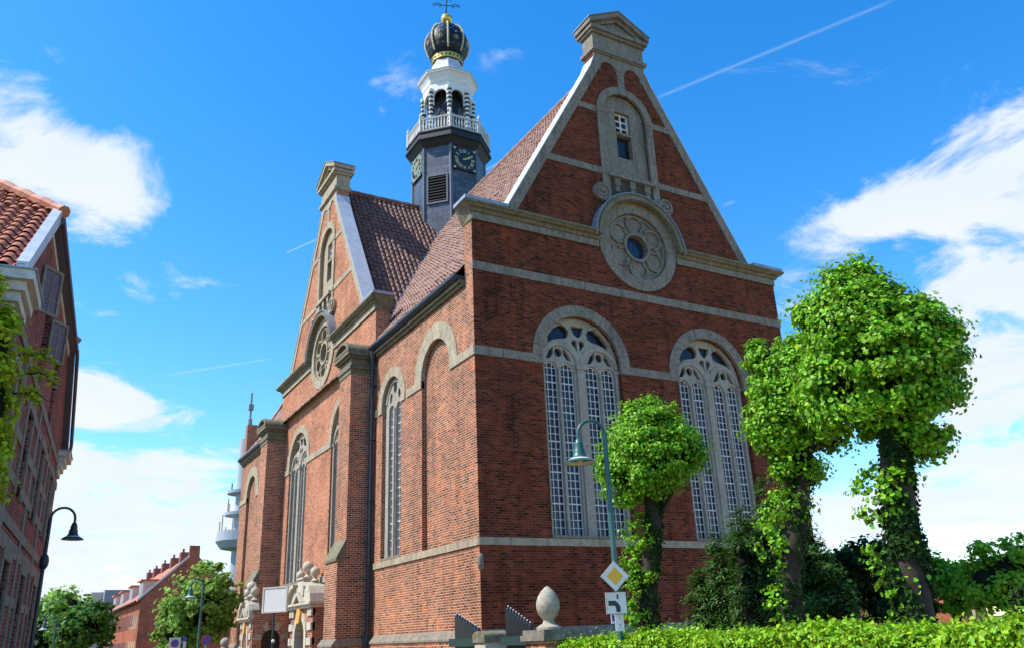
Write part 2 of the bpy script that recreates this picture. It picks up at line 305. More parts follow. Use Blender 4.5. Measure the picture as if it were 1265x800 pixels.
# ------------------------------------------------------------------ mesh tools
class Fr:
    def __init__(s, o, u, v, w): s.o, s.u, s.v, s.w = Vector(o), Vector(u), Vector(v), Vector(w)
    def __call__(s, a, b, c): return s.o + a*s.u + b*s.v + c*s.w
class MB:
    def __init__(s): s.v = []; s.f = []
    def add(s, vs, fs):
        k = len(s.v); s.v += [tuple(p) for p in vs]; s.f += [tuple(i+k for i in f) for f in fs]; return s
    def box(s, x0, x1, y0, y1, z0, z1, fr=None):
        P = [(x, y, z) for z in (z0, z1) for y in (y0, y1) for x in (x0, x1)]
        if fr: P = [fr(*p) for p in P]
        return s.add(P, [(0, 2, 3, 1), (4, 5, 7, 6), (0, 1, 5, 4), (2, 6, 7, 3), (0, 4, 6, 2), (1, 3, 7, 5)])
    def plate(s, fr, outer, holes, w0, w1):
        loops = [outer] + list(holes); pts = [p for l in loops for p in l]; n = len(pts)
        tr = tessellate_polygon([[Vector((p[0], p[1], 0)) for p in l] for l in loops])
        V = [fr(p[0], p[1], w0) for p in pts] + [fr(p[0], p[1], w1) for p in pts]; F = []
        for a in tr: F.append(tuple(a)); F.append(tuple(i+n for i in reversed(a)))
        k = 0
        for l in loops:
            m_ = len(l)
            for i in range(m_): a, b = k+i, k+(i+1) % m_; F.append((a, b, b+n, a+n))
            k += m_
        return s.add(V, F)
    def ring(s, fr, cu, cv, r0, r1, a0, a1, n, w0, w1, gap=0.0, seg=3):
        """arch of n separate voussoirs"""
        for i in range(n):
            b0 = a0+(a1-a0)*i/n; b1 = a0+(a1-a0)*(i+1)/n; g = gap/((r0+r1)/2)/2*(1 if b1 > b0 else -1); b0 += g; b1 -= g
            A = [b0+(b1-b0)*j/seg for j in range(seg+1)]
            P = [(cu+r1*math.cos(t), cv+r1*math.sin(t)) for t in A] + [(cu+r0*math.cos(t), cv+r0*math.sin(t)) for t in reversed(A)]
            s.plate(fr, P, [], w0, w1 + random.uniform(-.006, .006))
        return s
    def tube(s, pts, rad, seg=8, cap=True):
        pts = [Vector(p) for p in pts]; n = len(pts)
        if isinstance(rad, (int, float)): rad = [rad]*n
        V = []; F = []; pr = None
        for i, p in enumerate(pts):
            d = (pts[min(i+1, n-1)] - pts[max(i-1, 0)]).normalized()
            if pr is None: x = d.orthogonal().normalized()
            else: x = (pr - d*pr.dot(d)); x = x.normalized() if x.length > 1e-6 else d.orthogonal().normalized()
            pr = x; y = d.cross(x)
            for k in range(seg): a = 2*PI*k/seg; V.append(p + rad[i]*(math.cos(a)*x + math.sin(a)*y))
        for i in range(n-1):
            for k in range(seg): F.append((i*seg+k, i*seg+(k+1) % seg, (i+1)*seg+(k+1) % seg, (i+1)*seg+k))
        if cap: F.append(tuple(reversed(range(seg)))); F.append(tuple(range((n-1)*seg, n*seg)))
        return s.add(V, F)
    def lathe(s, c, prof, seg=24, rot=0.0, cap=True):
        """prof: (radius, height) pairs from bottom to top around a vertical axis"""
        V = []; F = []; n = len(prof); c = Vector(c)
        for r, z in prof:
            for k in range(seg): a = rot+2*PI*k/seg; V.append((c.x+r*math.cos(a), c.y+r*math.sin(a), c.z+z))
        for i in range(n-1):
            for k in range(seg): F.append((i*seg+k, i*seg+(k+1) % seg, (i+1)*seg+(k+1) % seg, (i+1)*seg+k))
        if cap: F.append(tuple(reversed(range(seg)))); F.append(tuple(range((n-1)*seg, n*seg)))
        return s.add(V, F)
    def ball(s, c, r, seg=14, sq=1.0):
        n = 8; return s.lathe(c, [(max(r*math.sin(PI*i/n), .001), -r*sq*math.cos(PI*i/n)) for i in range(n+1)], seg)
    def prism(s, fr, pts, w0, w1): return s.plate(fr, pts, [], w0, w1)
    def build(s, name, mat, parent=None, smooth=False, bevel=0.0, loc=None, recalc=True):
        me = bpy.data.meshes.new(name); me.from_pydata(s.v, [], s.f); me.validate()
        if recalc:
            bm = bmesh.new(); bm.from_mesh(me); bmesh.ops.recalc_face_normals(bm, faces=bm.faces)
            if bevel: bmesh.ops.bevel(bm, geom=[e for e in bm.edges if len(e.link_faces) == 2 and e.calc_face_angle(0) > .6], offset=bevel, segments=1, affect='EDGES')
            bm.to_mesh(me); bm.free()
        if smooth:
            me.polygons.foreach_set('use_smooth', [True]*len(me.polygons)); 
            try: me.set_sharp_from_angle(angle=R_(40))
            except Exception: pass
        me.materials.append(mat if not isinstance(mat, str) else M[mat])
        o = bpy.data.objects.new(name, me); COL.objects.link(o)
        if parent: o.parent = parent
        if loc: o.location = loc
        return o
def arch(c, h, z0, zs, n=20):
    return [(c-h, z0)] + [(c-h*math.cos(PI*i/n), zs+h*math.sin(PI*i/n)) for i in range(n+1)] + [(c+h, z0)]
def circ(cu, cv, r, n=32, a0=0): return [(cu+r*math.cos(a0+2*PI*i/n), cv+r*math.sin(a0+2*PI*i/n)) for i in range(n)]
def ell(cu, cv, a, b, rot, n=18):
    c, s_ = math.cos(rot), math.sin(rot); return [(cu+a*math.cos(t)*c-b*math.sin(t)*s_, cv+a*math.cos(t)*s_+b*math.sin(t)*c) for t in [2*PI*i/n for i in range(n)]]
def thing(name, label, cat, loc=(0, 0, 0), rz=0, group=None):
    o = bpy.data.objects.new(name, None); COL.objects.link(o); o.location = loc; o.rotation_euler = (0, 0, rz); o.empty_display_size = .3
    return tag(o, label, cat, group)
def tag(o, label, cat, group=None):
    o['label'] = label; o['category'] = cat
    if group: o['group'] = group
    return o
def struct(o): o['kind'] = 'structure'; return o
def kids(o): return [c for c in bpy.data.objects if c.parent == o]
def copy_tree(o, parent=None):
    ks = kids(o); c = o.copy(); COL.objects.link(c)
    if parent: c.parent = parent
    for k in ks: copy_tree(k, c)
    return c
def at(u, v, dep):
    return CAMP + dep*(fw + (u-632.5)/1022.824*rt - (v-400)/1022.824*upv)

# ------------------------------------------------------------------ ground
def flat(name, pts, z, mat): 
    mb = MB(); mb.add([(x, y, z) for x, y in pts], [tuple(range(len(pts)))]); return struct(mb.build(name, mat, recalc=False))
flat('ground', [(-1500, -1500), (1500, -1500), (1500, 2500), (-1500, 2500)], 0, 'lawn')
flat('road', [(-12.2, -120), (-6.4, -120), (-6.4, 260), (-12.2, 260)], .004, 'clinker')
mb = MB(); mb.box(-6.2, -4.5, -120, 260, .005, .12); struct(mb.build('pavement', 'paving'))
mb = MB(); mb.box(-6.4, -6.2, -120, 260, .006, .125); struct(mb.build('kerb', 'kerb'))
mb = MB(); mb.box(-14.6, -12.2, -120, 260, .005, .11); struct(mb.build('far_pavement', 'paving'))
flat('churchyard_bounce_ground', [(-3.0, -60), (45, -60), (45, 60), (-3.0, 60)], .012, 'bounce_gravel')  # unseen pale ground, added to bounce warm light onto the front wall

# ------------------------------------------------------------------ church
CH = thing('church', 'large old red brick church with stepped stone bands, tall gables and a slated clock tower', 'church')
FF = Fr((0, 0, 0), (1, 0, 0), (0, 0, 1), (0, -1, 0))     # front gable wall
FS = Fr((0, 0, 0), (0, 1, 0), (0, 0, 1), (-1, 0, 0))     # street side wall
WD = 14.0; C7 = 7.0; T0, T1 = 8.94, 23.66; TC = (T0+T1)/2; LEN = 33.0
Z_SILL, Z_SPR, Z_STR, Z_COR = 4.31, 10.2, 13.14, 14.67
WIN = [(C7-2.88), (C7+2.88)]; TW = [12.85, 19.85]
def gable_outline(c, hw, zb, top_c=1.38):
    L = [(c-hw, zb), (c-hw, 15.16), (c-hw+1.3, 15.16), (c-hw+1.3, 15.24)]
    rise = [(c-1.9, 22.0), (c-1.48, 22.75), (c-1.28, 23.25), (c-1.26, 24.5)]
    pts = L + rise; return pts + [(2*c-x, z) for x, z in reversed(pts)]
# front wall
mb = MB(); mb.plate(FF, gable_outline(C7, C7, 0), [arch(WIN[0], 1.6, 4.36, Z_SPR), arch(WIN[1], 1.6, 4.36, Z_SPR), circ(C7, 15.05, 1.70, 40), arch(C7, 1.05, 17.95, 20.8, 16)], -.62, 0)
front = mb.build('front_gable_wall', 'brick_grimy_shaded', CH)
mb = MB(); mb.box(.002, .61, 0, 15.155, -.03, .004, FS); mb.build('corner_return', 'brick', CH)
# back gable (far end)
mb = MB(); mb.plate(Fr((0, LEN, 0), (1, 0, 0), (0, 0, 1), (0, 1, 0)), gable_outline(C7, C7, 0), [], -.62, 0); mb.build('rear_gable_wall', 'brick', CH)
# transept gable wall, flush with the street side wall
mb = MB(); mb.plate(FS, gable_outline(TC, (T1-T0)/2, 0), [arch(TW[0], 1.6, 4.36, Z_SPR), arch(TW[1], 1.6, 4.36, Z_SPR), circ(TC, 15.05, 1.70, 40), arch(TC, 1.05, 17.95, 20.8, 16)], -.62, 0)
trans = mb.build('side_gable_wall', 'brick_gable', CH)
# side walls between
mb = MB(); mb.plate(FS, [(.622, 0), (T0-.002, 0), (T0-.002, 12.72), (.622, 12.72)], [arch(7.02, .97, 4.36, Z_SPR), arch(2.98, 1.17, Z_SILL, Z_SPR)], -.62, 0)
sidew = mb.build('side_wall', 'brick', CH)
mb = MB(); mb.box(.16, .3, 1.6, 4.3, 4.2, 11.6); mb.build('blind_arch_infill', 'brick', CH)
mb = MB(); mb.plate(FS, [(T1+.002, 0), (LEN-.622, 0), (LEN-.622, 12.72), (T1+.002, 12.72)], [arch(26.0, .97, 4.36, Z_SPR), arch(30.0, 1.17, Z_SILL, Z_SPR)], -.62, 0)
sidef = mb.build('side_wall', 'brick', CH)
mb = MB(); mb.box(.16, .3, 28.6, 31.4, 4.2, 11.6); mb.build('blind_arch_infill', 'brick', CH)
mb = MB(); mb.box(WD-.62, WD, .622, LEN-.622, 0, 12.72); mb.build('rear_side_wall', 'brick', CH)

# bands
def band(fr, u0, u1, z0, z1, w, L=1.15, parent=CH, mat='stone', name='string_course', back=.05):
    mb = MB(); u = u0
    while u < u1-.01:
        e = min(u1, u+L*random.uniform(.75, 1.3))
        if u1-e < .3: e = u1
        mb.box(u+.007, e-.007, z0, z1, -back, w+random.uniform(0, .008), fr); u = e
    return mb.build(name, mat, parent)
W_OUT = 1.98
# front: sill band, springing band, upper band
band(FF, -.035, WD+.03, 4.09, 4.31, .04)
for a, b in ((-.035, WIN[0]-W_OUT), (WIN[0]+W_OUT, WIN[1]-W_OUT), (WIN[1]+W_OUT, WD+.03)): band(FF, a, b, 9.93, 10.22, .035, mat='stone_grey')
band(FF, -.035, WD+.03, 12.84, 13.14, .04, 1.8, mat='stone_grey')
# side
band(FS, 0, T0, 4.09, 4.31, .045, .8, mat='stone')
for a, b in ((0.0, 1.25), (4.72, 5.5), (8.55, T0)): band(FS, a, b, 9.93, 10.22, .04, .6, mat='stone')
for a, b in ((10.4, TW[0]-W_OUT), (TW[0]+W_OUT, TW[1]-W_OUT), (TW[1]+W_OUT, 22.4)): band(FS, a, b, 9.93, 10.22, .04, .7, mat='stone')
band(FS, T0, T1, 12.84, 13.14, .05, 1.6, mat='stone')
band(FS, 10.5, 22.4, 4.06, 4.31, .05, 1.1, mat='stone')
band(FS, T1+.3, LEN+.04, 4.09, 4.31, .045, .8, mat='stone')
for a, b in ((T1+.3, 24.5), (27.5, 28.3), (31.7, LEN+.04)): band(FS, a, b, 9.93, 10.22, .04, .6, mat='stone')
# plinth with weathered stone capping
for fr, a, b in ((FF, -.12, WD+.12), (FS, 0, 8.75), (FS, 10.6, 22.2), (FS, 24.2, LEN+.1)):
    mb = MB(); mb.box(a, b, 0, 1.5, .001, .12, fr); pl = mb.build('plinth', 'brick', CH)
    mb = MB(); u = a
    while u < b-.01:
        e = min(b, u+random.uniform(.8, 1.3)); e = b if b-e < .3 else e
        P = [fr(x, z, w) for x in (u+.003, e-.003) for z, w in ((1.5, 0), (1.5, .16), (1.56, .16), (1.78, .0))]
        mb.add(P, [(0, 1, 2, 3), (7, 6, 5, 4), (0, 4, 5, 1), (1, 5, 6, 2), (2, 6, 7, 3), (3, 7, 4, 0)]); u = e
    mb.build('capping', 'stone_grey', pl)

# windows
def church_window(fr, c, four=True, zsill=4.36, half=1.6):
    back = .08 if fr is FF else .16
    fr = Fr(fr.o + back*fr.w, fr.u, fr.v, fr.w)
    lh, zl = (.27, 9.86)
    if four: L = [-1.17, -.51, .51, 1.17]
    else: L = [-.36, .36]; lh = .26
    if four: holes = [arch(c+x, lh, zsill+.06, zl, 10) for x in L]
    else: holes = [arch(c+x, lh, zsill+.06, zl, 10) for x in L]
    if four:
        for s in (-1, 1):
            holes.append(circ(c+s*.84, 10.47, .15, 14))
            holes.append([(c+s*x, z) for x, z in ((1.04, 10.66), (1.22, 10.48), (1.36, 10.2), (1.17, 10.24), (1.04, 10.42))][::s])
            q = [(1.24, 11.0), (1.0, 11.31), (.70, 11.49), (.48, 11.47), (.36, 11.28), (.42, 11.08), (.58, 11.0), (.82, 10.96), (1.06, 10.89), (1.24, 10.78)]
            holes.append([(c+s*x, z) for x, z in q][::s])
            holes.append([(c+s*x, z) for x, z in ((.64, 10.66), (.46, 10.48), (.32, 10.2), (.51, 10.24), (.64, 10.42))][::-s])
            holes.append([(c+s*x, z) for x, z in ((.05, 10.98), (.05, 10.58), (.14, 10.72), (.28, 10.88), (.20, 11.02))][::s])
        holes.append([(c-.27, 11.5), (c+.27, 11.5), (c+.17, 11.22), (c+.05, 11.12), (c-.05, 11.12), (c-.17, 11.22)])
    else:
        holes += [ell(c, 10.78, .17, .26, 0), ell(c-.42, 10.42, .12, .22, -.35), ell(c+.42, 10.42, .12, .22, .35)]
    mb = MB(); mb.plate(fr, arch(c, half+.02, zsill-.02, Z_SPR, 28), holes, -.47, -.30)
    # raised mouldings: sub-arches, centre column with capital, jamb rolls
    if four:
        for s in (-1, 1):
            mb.ring(fr, c+s*.80, 10.05, .66, .80, .1, PI-.1, 1, -.31, -.25, seg=14)
            mb.ring(fr, c+s*.80, 11.02, 0.49, .58, PI/2-1.25-s*.35, PI/2+1.0-s*.35, 1, -.31, -.265, seg=10)
        mb.box(c-.15, c+.15, zsill, 9.95, -.31, -.22, fr); mb.box(c-.2, c+.2, 9.95, 10.12, -.31, -.18, fr); mb.box(c-.13, c+.13, 10.12, 10.5, -.31, -.24, fr)
        for x in (-1.5, 1.5): mb.box(c+x-.06, c+x+.06, zsill, 9.95, -.31, -.24, fr); mb.box(c+x-.09, c+x+.09, 9.95, 10.08, -.31, -.21, fr)
        for x in (-.84, .84): mb.box(c+x-.045, c+x+.045, zsill, 9.9, -.31, -.265, fr)
    else:
        mb.box(c-.05, c+.05, zsill, 9.95, -.31, -.25, fr)
        mb.ring(fr, c, Z_SPR, half-.2, half-.06, .05, PI-.05, 1, -.31, -.26, seg=16)
    win = mb.build('window', 'tracery_stone', CH)
    mb = MB(); mb.ring(fr, c, Z_SPR, half-.005, half+.385 if four else half+.38, 0, PI, 15 if four else 9, -.1-back, .03-back, gap=.012)
    for s in (-1, 1): mb.box(c+s*(half+.19)-.2, c+s*(half+.19)+.2, 9.93, Z_SPR-.006, -.1-back, .045-back, fr)
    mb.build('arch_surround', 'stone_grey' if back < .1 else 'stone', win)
    mb = MB(); mb.box(c-half+.004, c+half-.004, zsill-.03, zsill+.05, -.5, .02-back, fr)
    mb.build('sill', 'stone_grey', win)
    mb = MB(); mb.plate(fr, arch(c, half, zsill, Z_SPR, 20), [], -.46, -.43); mb.build('glass', 'glass', win)
    mb = MB(); nrow = 22 if four else 18
    for x in L:
        x0, x1 = c+x-lh, c+x+lh
        for k in (1, 2): mb.box(x0+2*lh*k/3-.011, x0+2*lh*k/3+.011, zsill+.06, zl+.23, -.43, -.395, fr)
        for k in (0, 3): mb.box(x0+2*lh*k/3-.02, x0+2*lh*k/3+.02, zsill+.06, zl+.05, -.43, -.39, fr)
        for r in range(nrow+1):
            z = zsill+.07+(zl+.06-zsill-.07)*r/nrow; h = .03 if r % 4 == 0 else .011
            mb.box(x0-.012, x1+.012, z-h/2-.004, z+h/2+.004, -.43, -.392, fr)
        mb.ring(fr, c+x, zl, lh-.03, lh+.005, 0, PI, 1, -.43, -.38, seg=10)
    mb.build('glazing_bars', 'bar', win)
    return win
for c in WIN: church_window(FF, c)
for c in TW: church_window(FS, c)
church_window(FS, 7.02, False, half=.97); church_window(FS, 26.0, False, half=.97)
for c, s_ in ((2.98, 1), (30.0, 1)):
    mb = MB(); mb.ring(FS, c, Z_SPR, 1.165, 1.76, 0, PI, 11, -.1, .03, gap=.012)
    for s in (-1, 1): mb.box(c+s*1.46-.29, c+s*1.46+.29, 9.93, Z_SPR-.006, -.1, .045, FS)
    mb.build('blind_arch', 'stone', CH)

# rose windows
def rose(fr, c, pierced):
    z = 15.05; holes = [circ(c, z, .50, 24)]
    lobes = 6
    if pierced:
        for k in range(lobes): a = R_(30)+k*PI/3; holes.append(ell(c+.98*math.cos(a), z+.98*math.sin(a), .27, .36, a, 16))
        for k in range(lobes): a = k*PI/3; holes.append(ell(c+.70*math.cos(a), z+.70*math.sin(a), .09, .09, a, 8)); holes.append([(c+r*math.cos(a+d), z+r*math.sin(a+d)) for r, d in ((1.02, 0), (1.27, .17), (1.31, 0), (1.27, -.17))])
    mb = MB(); mb.plate(fr, circ(c, z, 1.695, 40), holes, -.32, -.10)
    ro = mb.build('rose_window', 'stone' if pierced else 'stone_grey', CH)
    mb = MB(); mb.ring(fr, c, z, 1.36, 1.80, 0, 2*PI, 16, -.2, .07, gap=.008, seg=4); mb.build('rim', 'stone' if pierced else 'stone_grey', ro)
    mb = MB()
    mb.ring(fr, c, z, 1.24, 1.33, 0, 2*PI, 1, -.12, -.03, seg=40)
    for k in range(lobes):                    # cusped tracery ribs
        a = R_(30)+k*PI/3; mb.ring(fr, c+.90*math.cos(a), z+.90*math.sin(a), .35, .43, a-1.95, a+1.95, 1, -.12, -.02, seg=14)
        b = k*PI/3
        for s in (-1, 1):
            q = b+s*.16; P = [(c+r*math.cos(q+d), z+r*math.sin(q+d)) for r, d in ((.60, -.05), (.60, .05), (.86, .07), (.86, -.03))]; mb.plate(fr, P, [], -.12, -.035)
    mb.ring(fr, c, z, .495, .60, 0, 2*PI, 1, -.30, 0.0, seg=30); mb.build('tracery', 'stone' if pierced else 'stone_grey', ro)
    mb = MB(); mb.plate(fr, circ(c, z, .52, 24) if not pierced else circ(c, z, 1.6, 30), [], -.30 if not pierced else -.36, -.27 if not pierced else -.33); mb.build('glass', 'glass_blue' if not pierced else 'glass', ro)
    mb = MB()
    for k in range(-3, 4):
        h = math.sqrt(.25-(k*.13)**2); mb.box(c+k*.13-.006, c+k*.13+.006, z-h, z+h, -.27, -.255, fr); mb.box(c-h, c+h, z+k*.13-.006, z+k*.13+.006, -.27, -.257, fr)
    mb.build('glazing_bars', 'gutter', ro)
    mb = MB(); mb.ring(fr, c, z, 1.79, 2.06, R_(2), R_(178), 14, -.02, .30, gap=.004); mb.ring(fr, c, z, 1.82, 1.96, R_(1), R_(179), 1, .29, .34, seg=28); hd = mb.build('hood', 'stone_moss', ro)
    mb = MB(); mb.ring(fr, c, z, 2.062, 2.09, R_(-1), R_(181), 1, -.02, .36, seg=40); mb.build('hood_flashing', 'lead', ro)
rose(FF, C7, False); rose(FS, TC, True)

# gable dressing: cornice, bands, window niche, scrolls, coping, cap
def scroll(mb, fr, c, z, s, w0, w1):
    P = []; Q = []
    for i in range(30):
        t = i/29; a = -PI/2*1.0 + t*2*PI*1.35; r = .42*(1-.62*t); P.append((r, a))
    pin = [(c+s*(r*math.cos(a)), z+r*math.sin(a)) for r, a in P]; pout = [(c+s*(max(r-.10*(1-.4*i/29), .02)*math.cos(a)), z+max(r-.10*(1-.4*i/29), .02)*math.sin(a)) for i, (r, a) in enumerate(P)]
    for i in range(29):
        q = [pin[i], pin[i+1], pout[i+1], pout[i]]
        mb.plate(fr, q, [], w0, w1)
    mb.plate(fr, circ(c, z, .36, 18), [], w0, w1-.05); mb.plate(fr, circ(c, z, .08, 10), [], w0, w1+.02)
def dress(fr, c, hw, st, stg, ext):
    # cornice, cut by the rose window
    prof = [(14.67, .03), (14.93, .05), (14.95, .12), (15.05, .16), (15.07, .26), (15.13, .30), (15.16, .36), (15.24, .36), (15.27, .30)]
    for a, b, el, er in ((c-hw, c-1.83, ext, 0), (c+1.83, c+hw, 0, ext)):
        mb = MB()
        P = []; n = len(prof)
        for z, w in prof: P.append(fr(a-(w if el else 0), z, w))
        for z, w in prof: P.append(fr(b+(w if er else 0), z, w))
        P += [fr(a, 15.27, -.6), fr(a, 14.67, -.6), fr(b, 15.27, -.6), fr(b, 14.67, -.6)]
        i0 = 2*n
        # back corners pushed out on the returning end
        P[i0] = fr(a-(.30 if el else 0), 15.27, -.66); P[i0+1] = fr(a-(.03 if el else 0), 14.67, -.66); P[i0+2] = fr(b+(.30 if er else 0), 15.27, -.66); P[i0+3] = fr(b+(.03 if er else 0), 14.67, -.66)
        F = [(k, k+1, n+k+1, n+k) for k in range(n-1)] + [(n-1, i0, i0+2, 2*n-1), (0, n, i0+3, i0+1), (i0, i0+1, i0+3, i0+2), tuple(range(n)) + (i0, i0+1), tuple(reversed(range(n, 2*n))) + (i0+3, i0+2)]
        mb.add(P, F); co = mb.build('cornice', 'stone_moss', CH)
        mb = MB(); mb.box(a-(.02 if el else 0), b+(.02 if er else 0), 14.67, 14.92, -.02, .075, fr); mb.build('cornice_band', st, co)
        mb = MB(); mb.box(a-(.37 if el else 0), (c-hw+1.26 if el else b+.37), 15.275, 15.40, -.62, .30, fr) if el else mb.box(c+hw-1.26, b+.37, 15.275, 15.40, -.62, .30, fr); mb.build('cornice_flashing', 'lead', co)
    # flat bands across the gable
    def half_at(z): return (hw-1.3) - (z-15.24)*((hw-1.3-1.9)/(22.0-15.24))
    for z in (20.78, 18.0):
        for s in (-1, 1):
            x0, x1 = c+s*1.36, c+s*(half_at(z)-.05); band(fr, min(x0, x1), max(x0, x1), z-.13, z+.13, .03, 1.4, mat=stg)
    # niche
    mb = MB(); P = arch(c, 1.36, 16.9, 20.8, 18); mb.plate(fr, [(c-1.36, 17.2)] + P[1:-1] + [(c+1.36, 17.2), (c+1.04, 17.2)] + [(c+1.04*math.cos(PI*i/18), 20.8+1.04*math.sin(PI*i/18)) for i in range(19)] + [(c-1.04, 17.2)], [], -.05, .06)
    mb.box(c-1.04, c+1.04, 17.78, 17.97, -.3, .06, fr)
    for s in (-1, 1): mb.box(c+s*1.2-.2, c+s*1.2+.2, 20.70, 20.88, .0, .085, fr); mb.box(c+s*1.2-.19, c+s*1.2+.19, 17.9, 18.06, .0, .085, fr)
    mb.box(c-.17, c+.17, 22.12, 23.2, -.05, .03, fr); mb.box(c-.22, c+.22, 22.98, 23.1, -.05, .06, fr)
    ni = mb.build('gable_niche', stg, CH)
    mb = MB(); mb.plate(fr, arch(c, 1.06, 17.9, 20.8, 18), [[(c-.36, 18.95), (c-.36, 21.08), (c+.36, 21.08), (c+.36, 18.95)]], -.4, -.14); mb.build('niche_panel', stg, ni)
    mb = MB(); mb.box(c-.36, c+.36, 18.95, 21.08, -.42, -.36, fr); mb.build('niche_glass', 'glass', ni)
    mb = MB(); z0, z1 = 20.13, 21.05
    for x in (-.33, 0, .33): mb.box(c+x-.025, c+x+.025, z0, z1, -.35, -.27, fr)
    for k in range(4): zz_ = z0+(z1-z0)*k/3; mb.box(c-.35, c+.35, zz_-.02, zz_+.02, -.35, -.272, fr)
    mb.build('sash', 'white', ni)
    mb = MB(); mb.box(c-.36, c+.36, 20.02, 20.12, -.35, -.12, fr); mb.build('transom', stg, ni)
    for s in (-1, 1):
        mb = MB(); scroll(mb, fr, c+s*1.52, 17.02, -s, -.02, .2); mb.build('scroll', stg, ni)
    for s in (-1, 1): mb = MB(); mb.box(c+s*1.2-.15, c+s*1.2+.15, 16.86, 17.2, -.02, .08, fr); mb.build('scroll_block', stg, ni)
    for x in (-.72, 0, .72): mb = MB(); mb.box(c+x-.13, c+x+.13, 17.452, 17.78, 0, .13, fr); mb.box(c+x-.09, c+x+.09, 17.2, 17.45, 0, .1, fr); mb.build('corbel', stg, ni)
    mb = MB(); mb.box(c-1.035, c+1.035, 16.9, 17.775, -.02, .02, fr); mb.build('recess_shade', 'dark_stone', ni)  # dark panel in place of the shaded recess behind the corbels
    mb = MB(); mb.box(c-1.1, c+1.1, 17.785, 17.96, .065, .2, fr); mb.build('ledge', stg, ni)
    # raking coping: stone face band, lead-topped
    def rake(s, wa, wb, off0, off1, z_add=0):
        base = [(hw-1.3, 15.26), (1.9, 22.0), (1.48, 22.75), (1.28, 23.25)]
        out = [(x, z) for x, z in base]
        L = []
        for k in (off0, off1):
            q = []
            for i, (x, z) in enumerate(base):
                a = base[max(i-1, 0)]; b = base[min(i+1, 3)]; d = Vector((b[0]-a[0], b[1]-a[1])).normalized(); n_ = Vector((d.y, -d.x))
                if n_.x < 0: n_ = -n_
                q.append((c+s*(x+n_.x*k), z+n_.y*k))
            L.append(q)
        mb = MB(); P = L[0] + list(reversed(L[1])); mb.plate(fr, P, [], wa, wb); return mb
    for s in (-1, 1):
        cp = rake(s, -.02, .045, -.34, .02).build('gable_coping', stg, CH)
        rake(s, -.64, .075, .021, .055).build('coping_flashing', 'lead_light', cp)
    # upper stone head round the two arched brick panels
    mb = MB(); mb.plate(fr, [(c-1.28, 23.05), (c-1.28, 23.25), (c-1.25, 24.49), (c+1.25, 24.49), (c+1.28, 23.25), (c+1.28, 23.05), (c+1.02, 22.7)] + [(c+.60+.42*math.cos(PI*i/10), 22.75+.5*math.sin(PI*i/10)) for i in range(11)] + [(c-.60+.42*math.cos(PI*i/10), 22.75+.5*math.sin(PI*i/10)) for i in range(11)] + [(c-1.02, 22.7)], [], -.02, .04)
    cap = mb.build('gable_cap', stg, CH)
    mb = MB(); mb.box(c-1.31, c+1.31, 23.55, 23.62, -.70, .10, fr); mb.box(c-1.37, c+1.37, 23.62, 23.78, -.76, .16, fr); mb.build('cap_moulding', stg, cap)
    mb = MB(); mb.box(c-1.28, c+1.28, 23.78, 24.5, -.66, .06, fr); mb.build('cap_block', stg, cap)
    mb = MB(); mb.box(c-1.37, c+1.37, 24.5, 24.62, -.74, .16, fr); mb.box(c-1.45, c+1.45, 24.62, 24.80, -.84, .26, fr)
    T = [(c-1.45, 24.80), (c+1.45, 24.80), (c, 25.62)]; mb.plate(fr, T, [[(c-.95, 24.93), (c+.95, 24.93), (c, 25.40)]], -.80, .16)
    mb.plate(fr, [(c-.96, 24.92), (c+.96, 24.92), (c, 25.41)], [], -.7, .04); mb.plate(fr, [(c-.5, 24.93), (c+.5, 24.93), (c, 25.19)], [], -.6, .09)
    for s in (-1, 1): mb.plate(fr, [(c+s*1.52, 24.80), (c+s*1.52, 25.02), (c, 25.84), (c, 25.60)], [], -.86, .30)
    pd = mb.build('pediment', stg, cap)
    mb = MB()
    for s in (-1, 1): mb.plate(fr, [(c+s*1.56, 25.025), (c+s*1.56, 25.06), (c, 25.885), (c, 25.845)], [], -.90, .34)
    mb.build('pediment_flashing', 'lead', cap)
dress(FF, C7, C7, 'stone_grey', 'stone_grey', True)
dress(FS, TC, (T1-T0)/2, 'stone', 'stone', True)

# roofs: real pantile relief
def pantile(mb, o, a, s, n, La, Ls, tw=.235, th=.30, amp=.035, step=.03):
    """o: eave corner, a: along ridge, s: up slope, n: outward normal"""
    o, a, s, n = Vector(o), Vector(a).normalized(), Vector(s).normalized(), Vector(n).normalized()
    nc = max(2, int(La/tw)); per = 6; cols = nc*per+1; nr = max(1, int(Ls/th)); V = []; F = []
    ph = [amp*(math.sin(2*PI*k/per) + .35*math.cos(4*PI*k/per)) for k in range(per)]
    for r in range(nr):
        jit = [random.uniform(-.013, .013) + (random.random() < .02)*.02 for _ in range(nc+1)]
        for e in (0, 1):
            y = Ls*(r+e)/nr + (0 if e == 0 else .02); hh = step if e == 0 else 0.0
            for c in range(cols): x = La*c/(cols-1); V.append(o + a*x + s*y + n*(ph[c % per] + hh + jit[c//per]))
        b = r*2*cols
        for c in range(cols-1):
            F.append((b+c, b+c+1, b+cols+c+1, b+cols+c))
            if r > 0: F.append((b-cols+c, b-cols+c+1, b+c+1, b+c))
    mb.add(V, F)
RZ = 24.2; SL = 1.60
def slope_pts(): return RZ
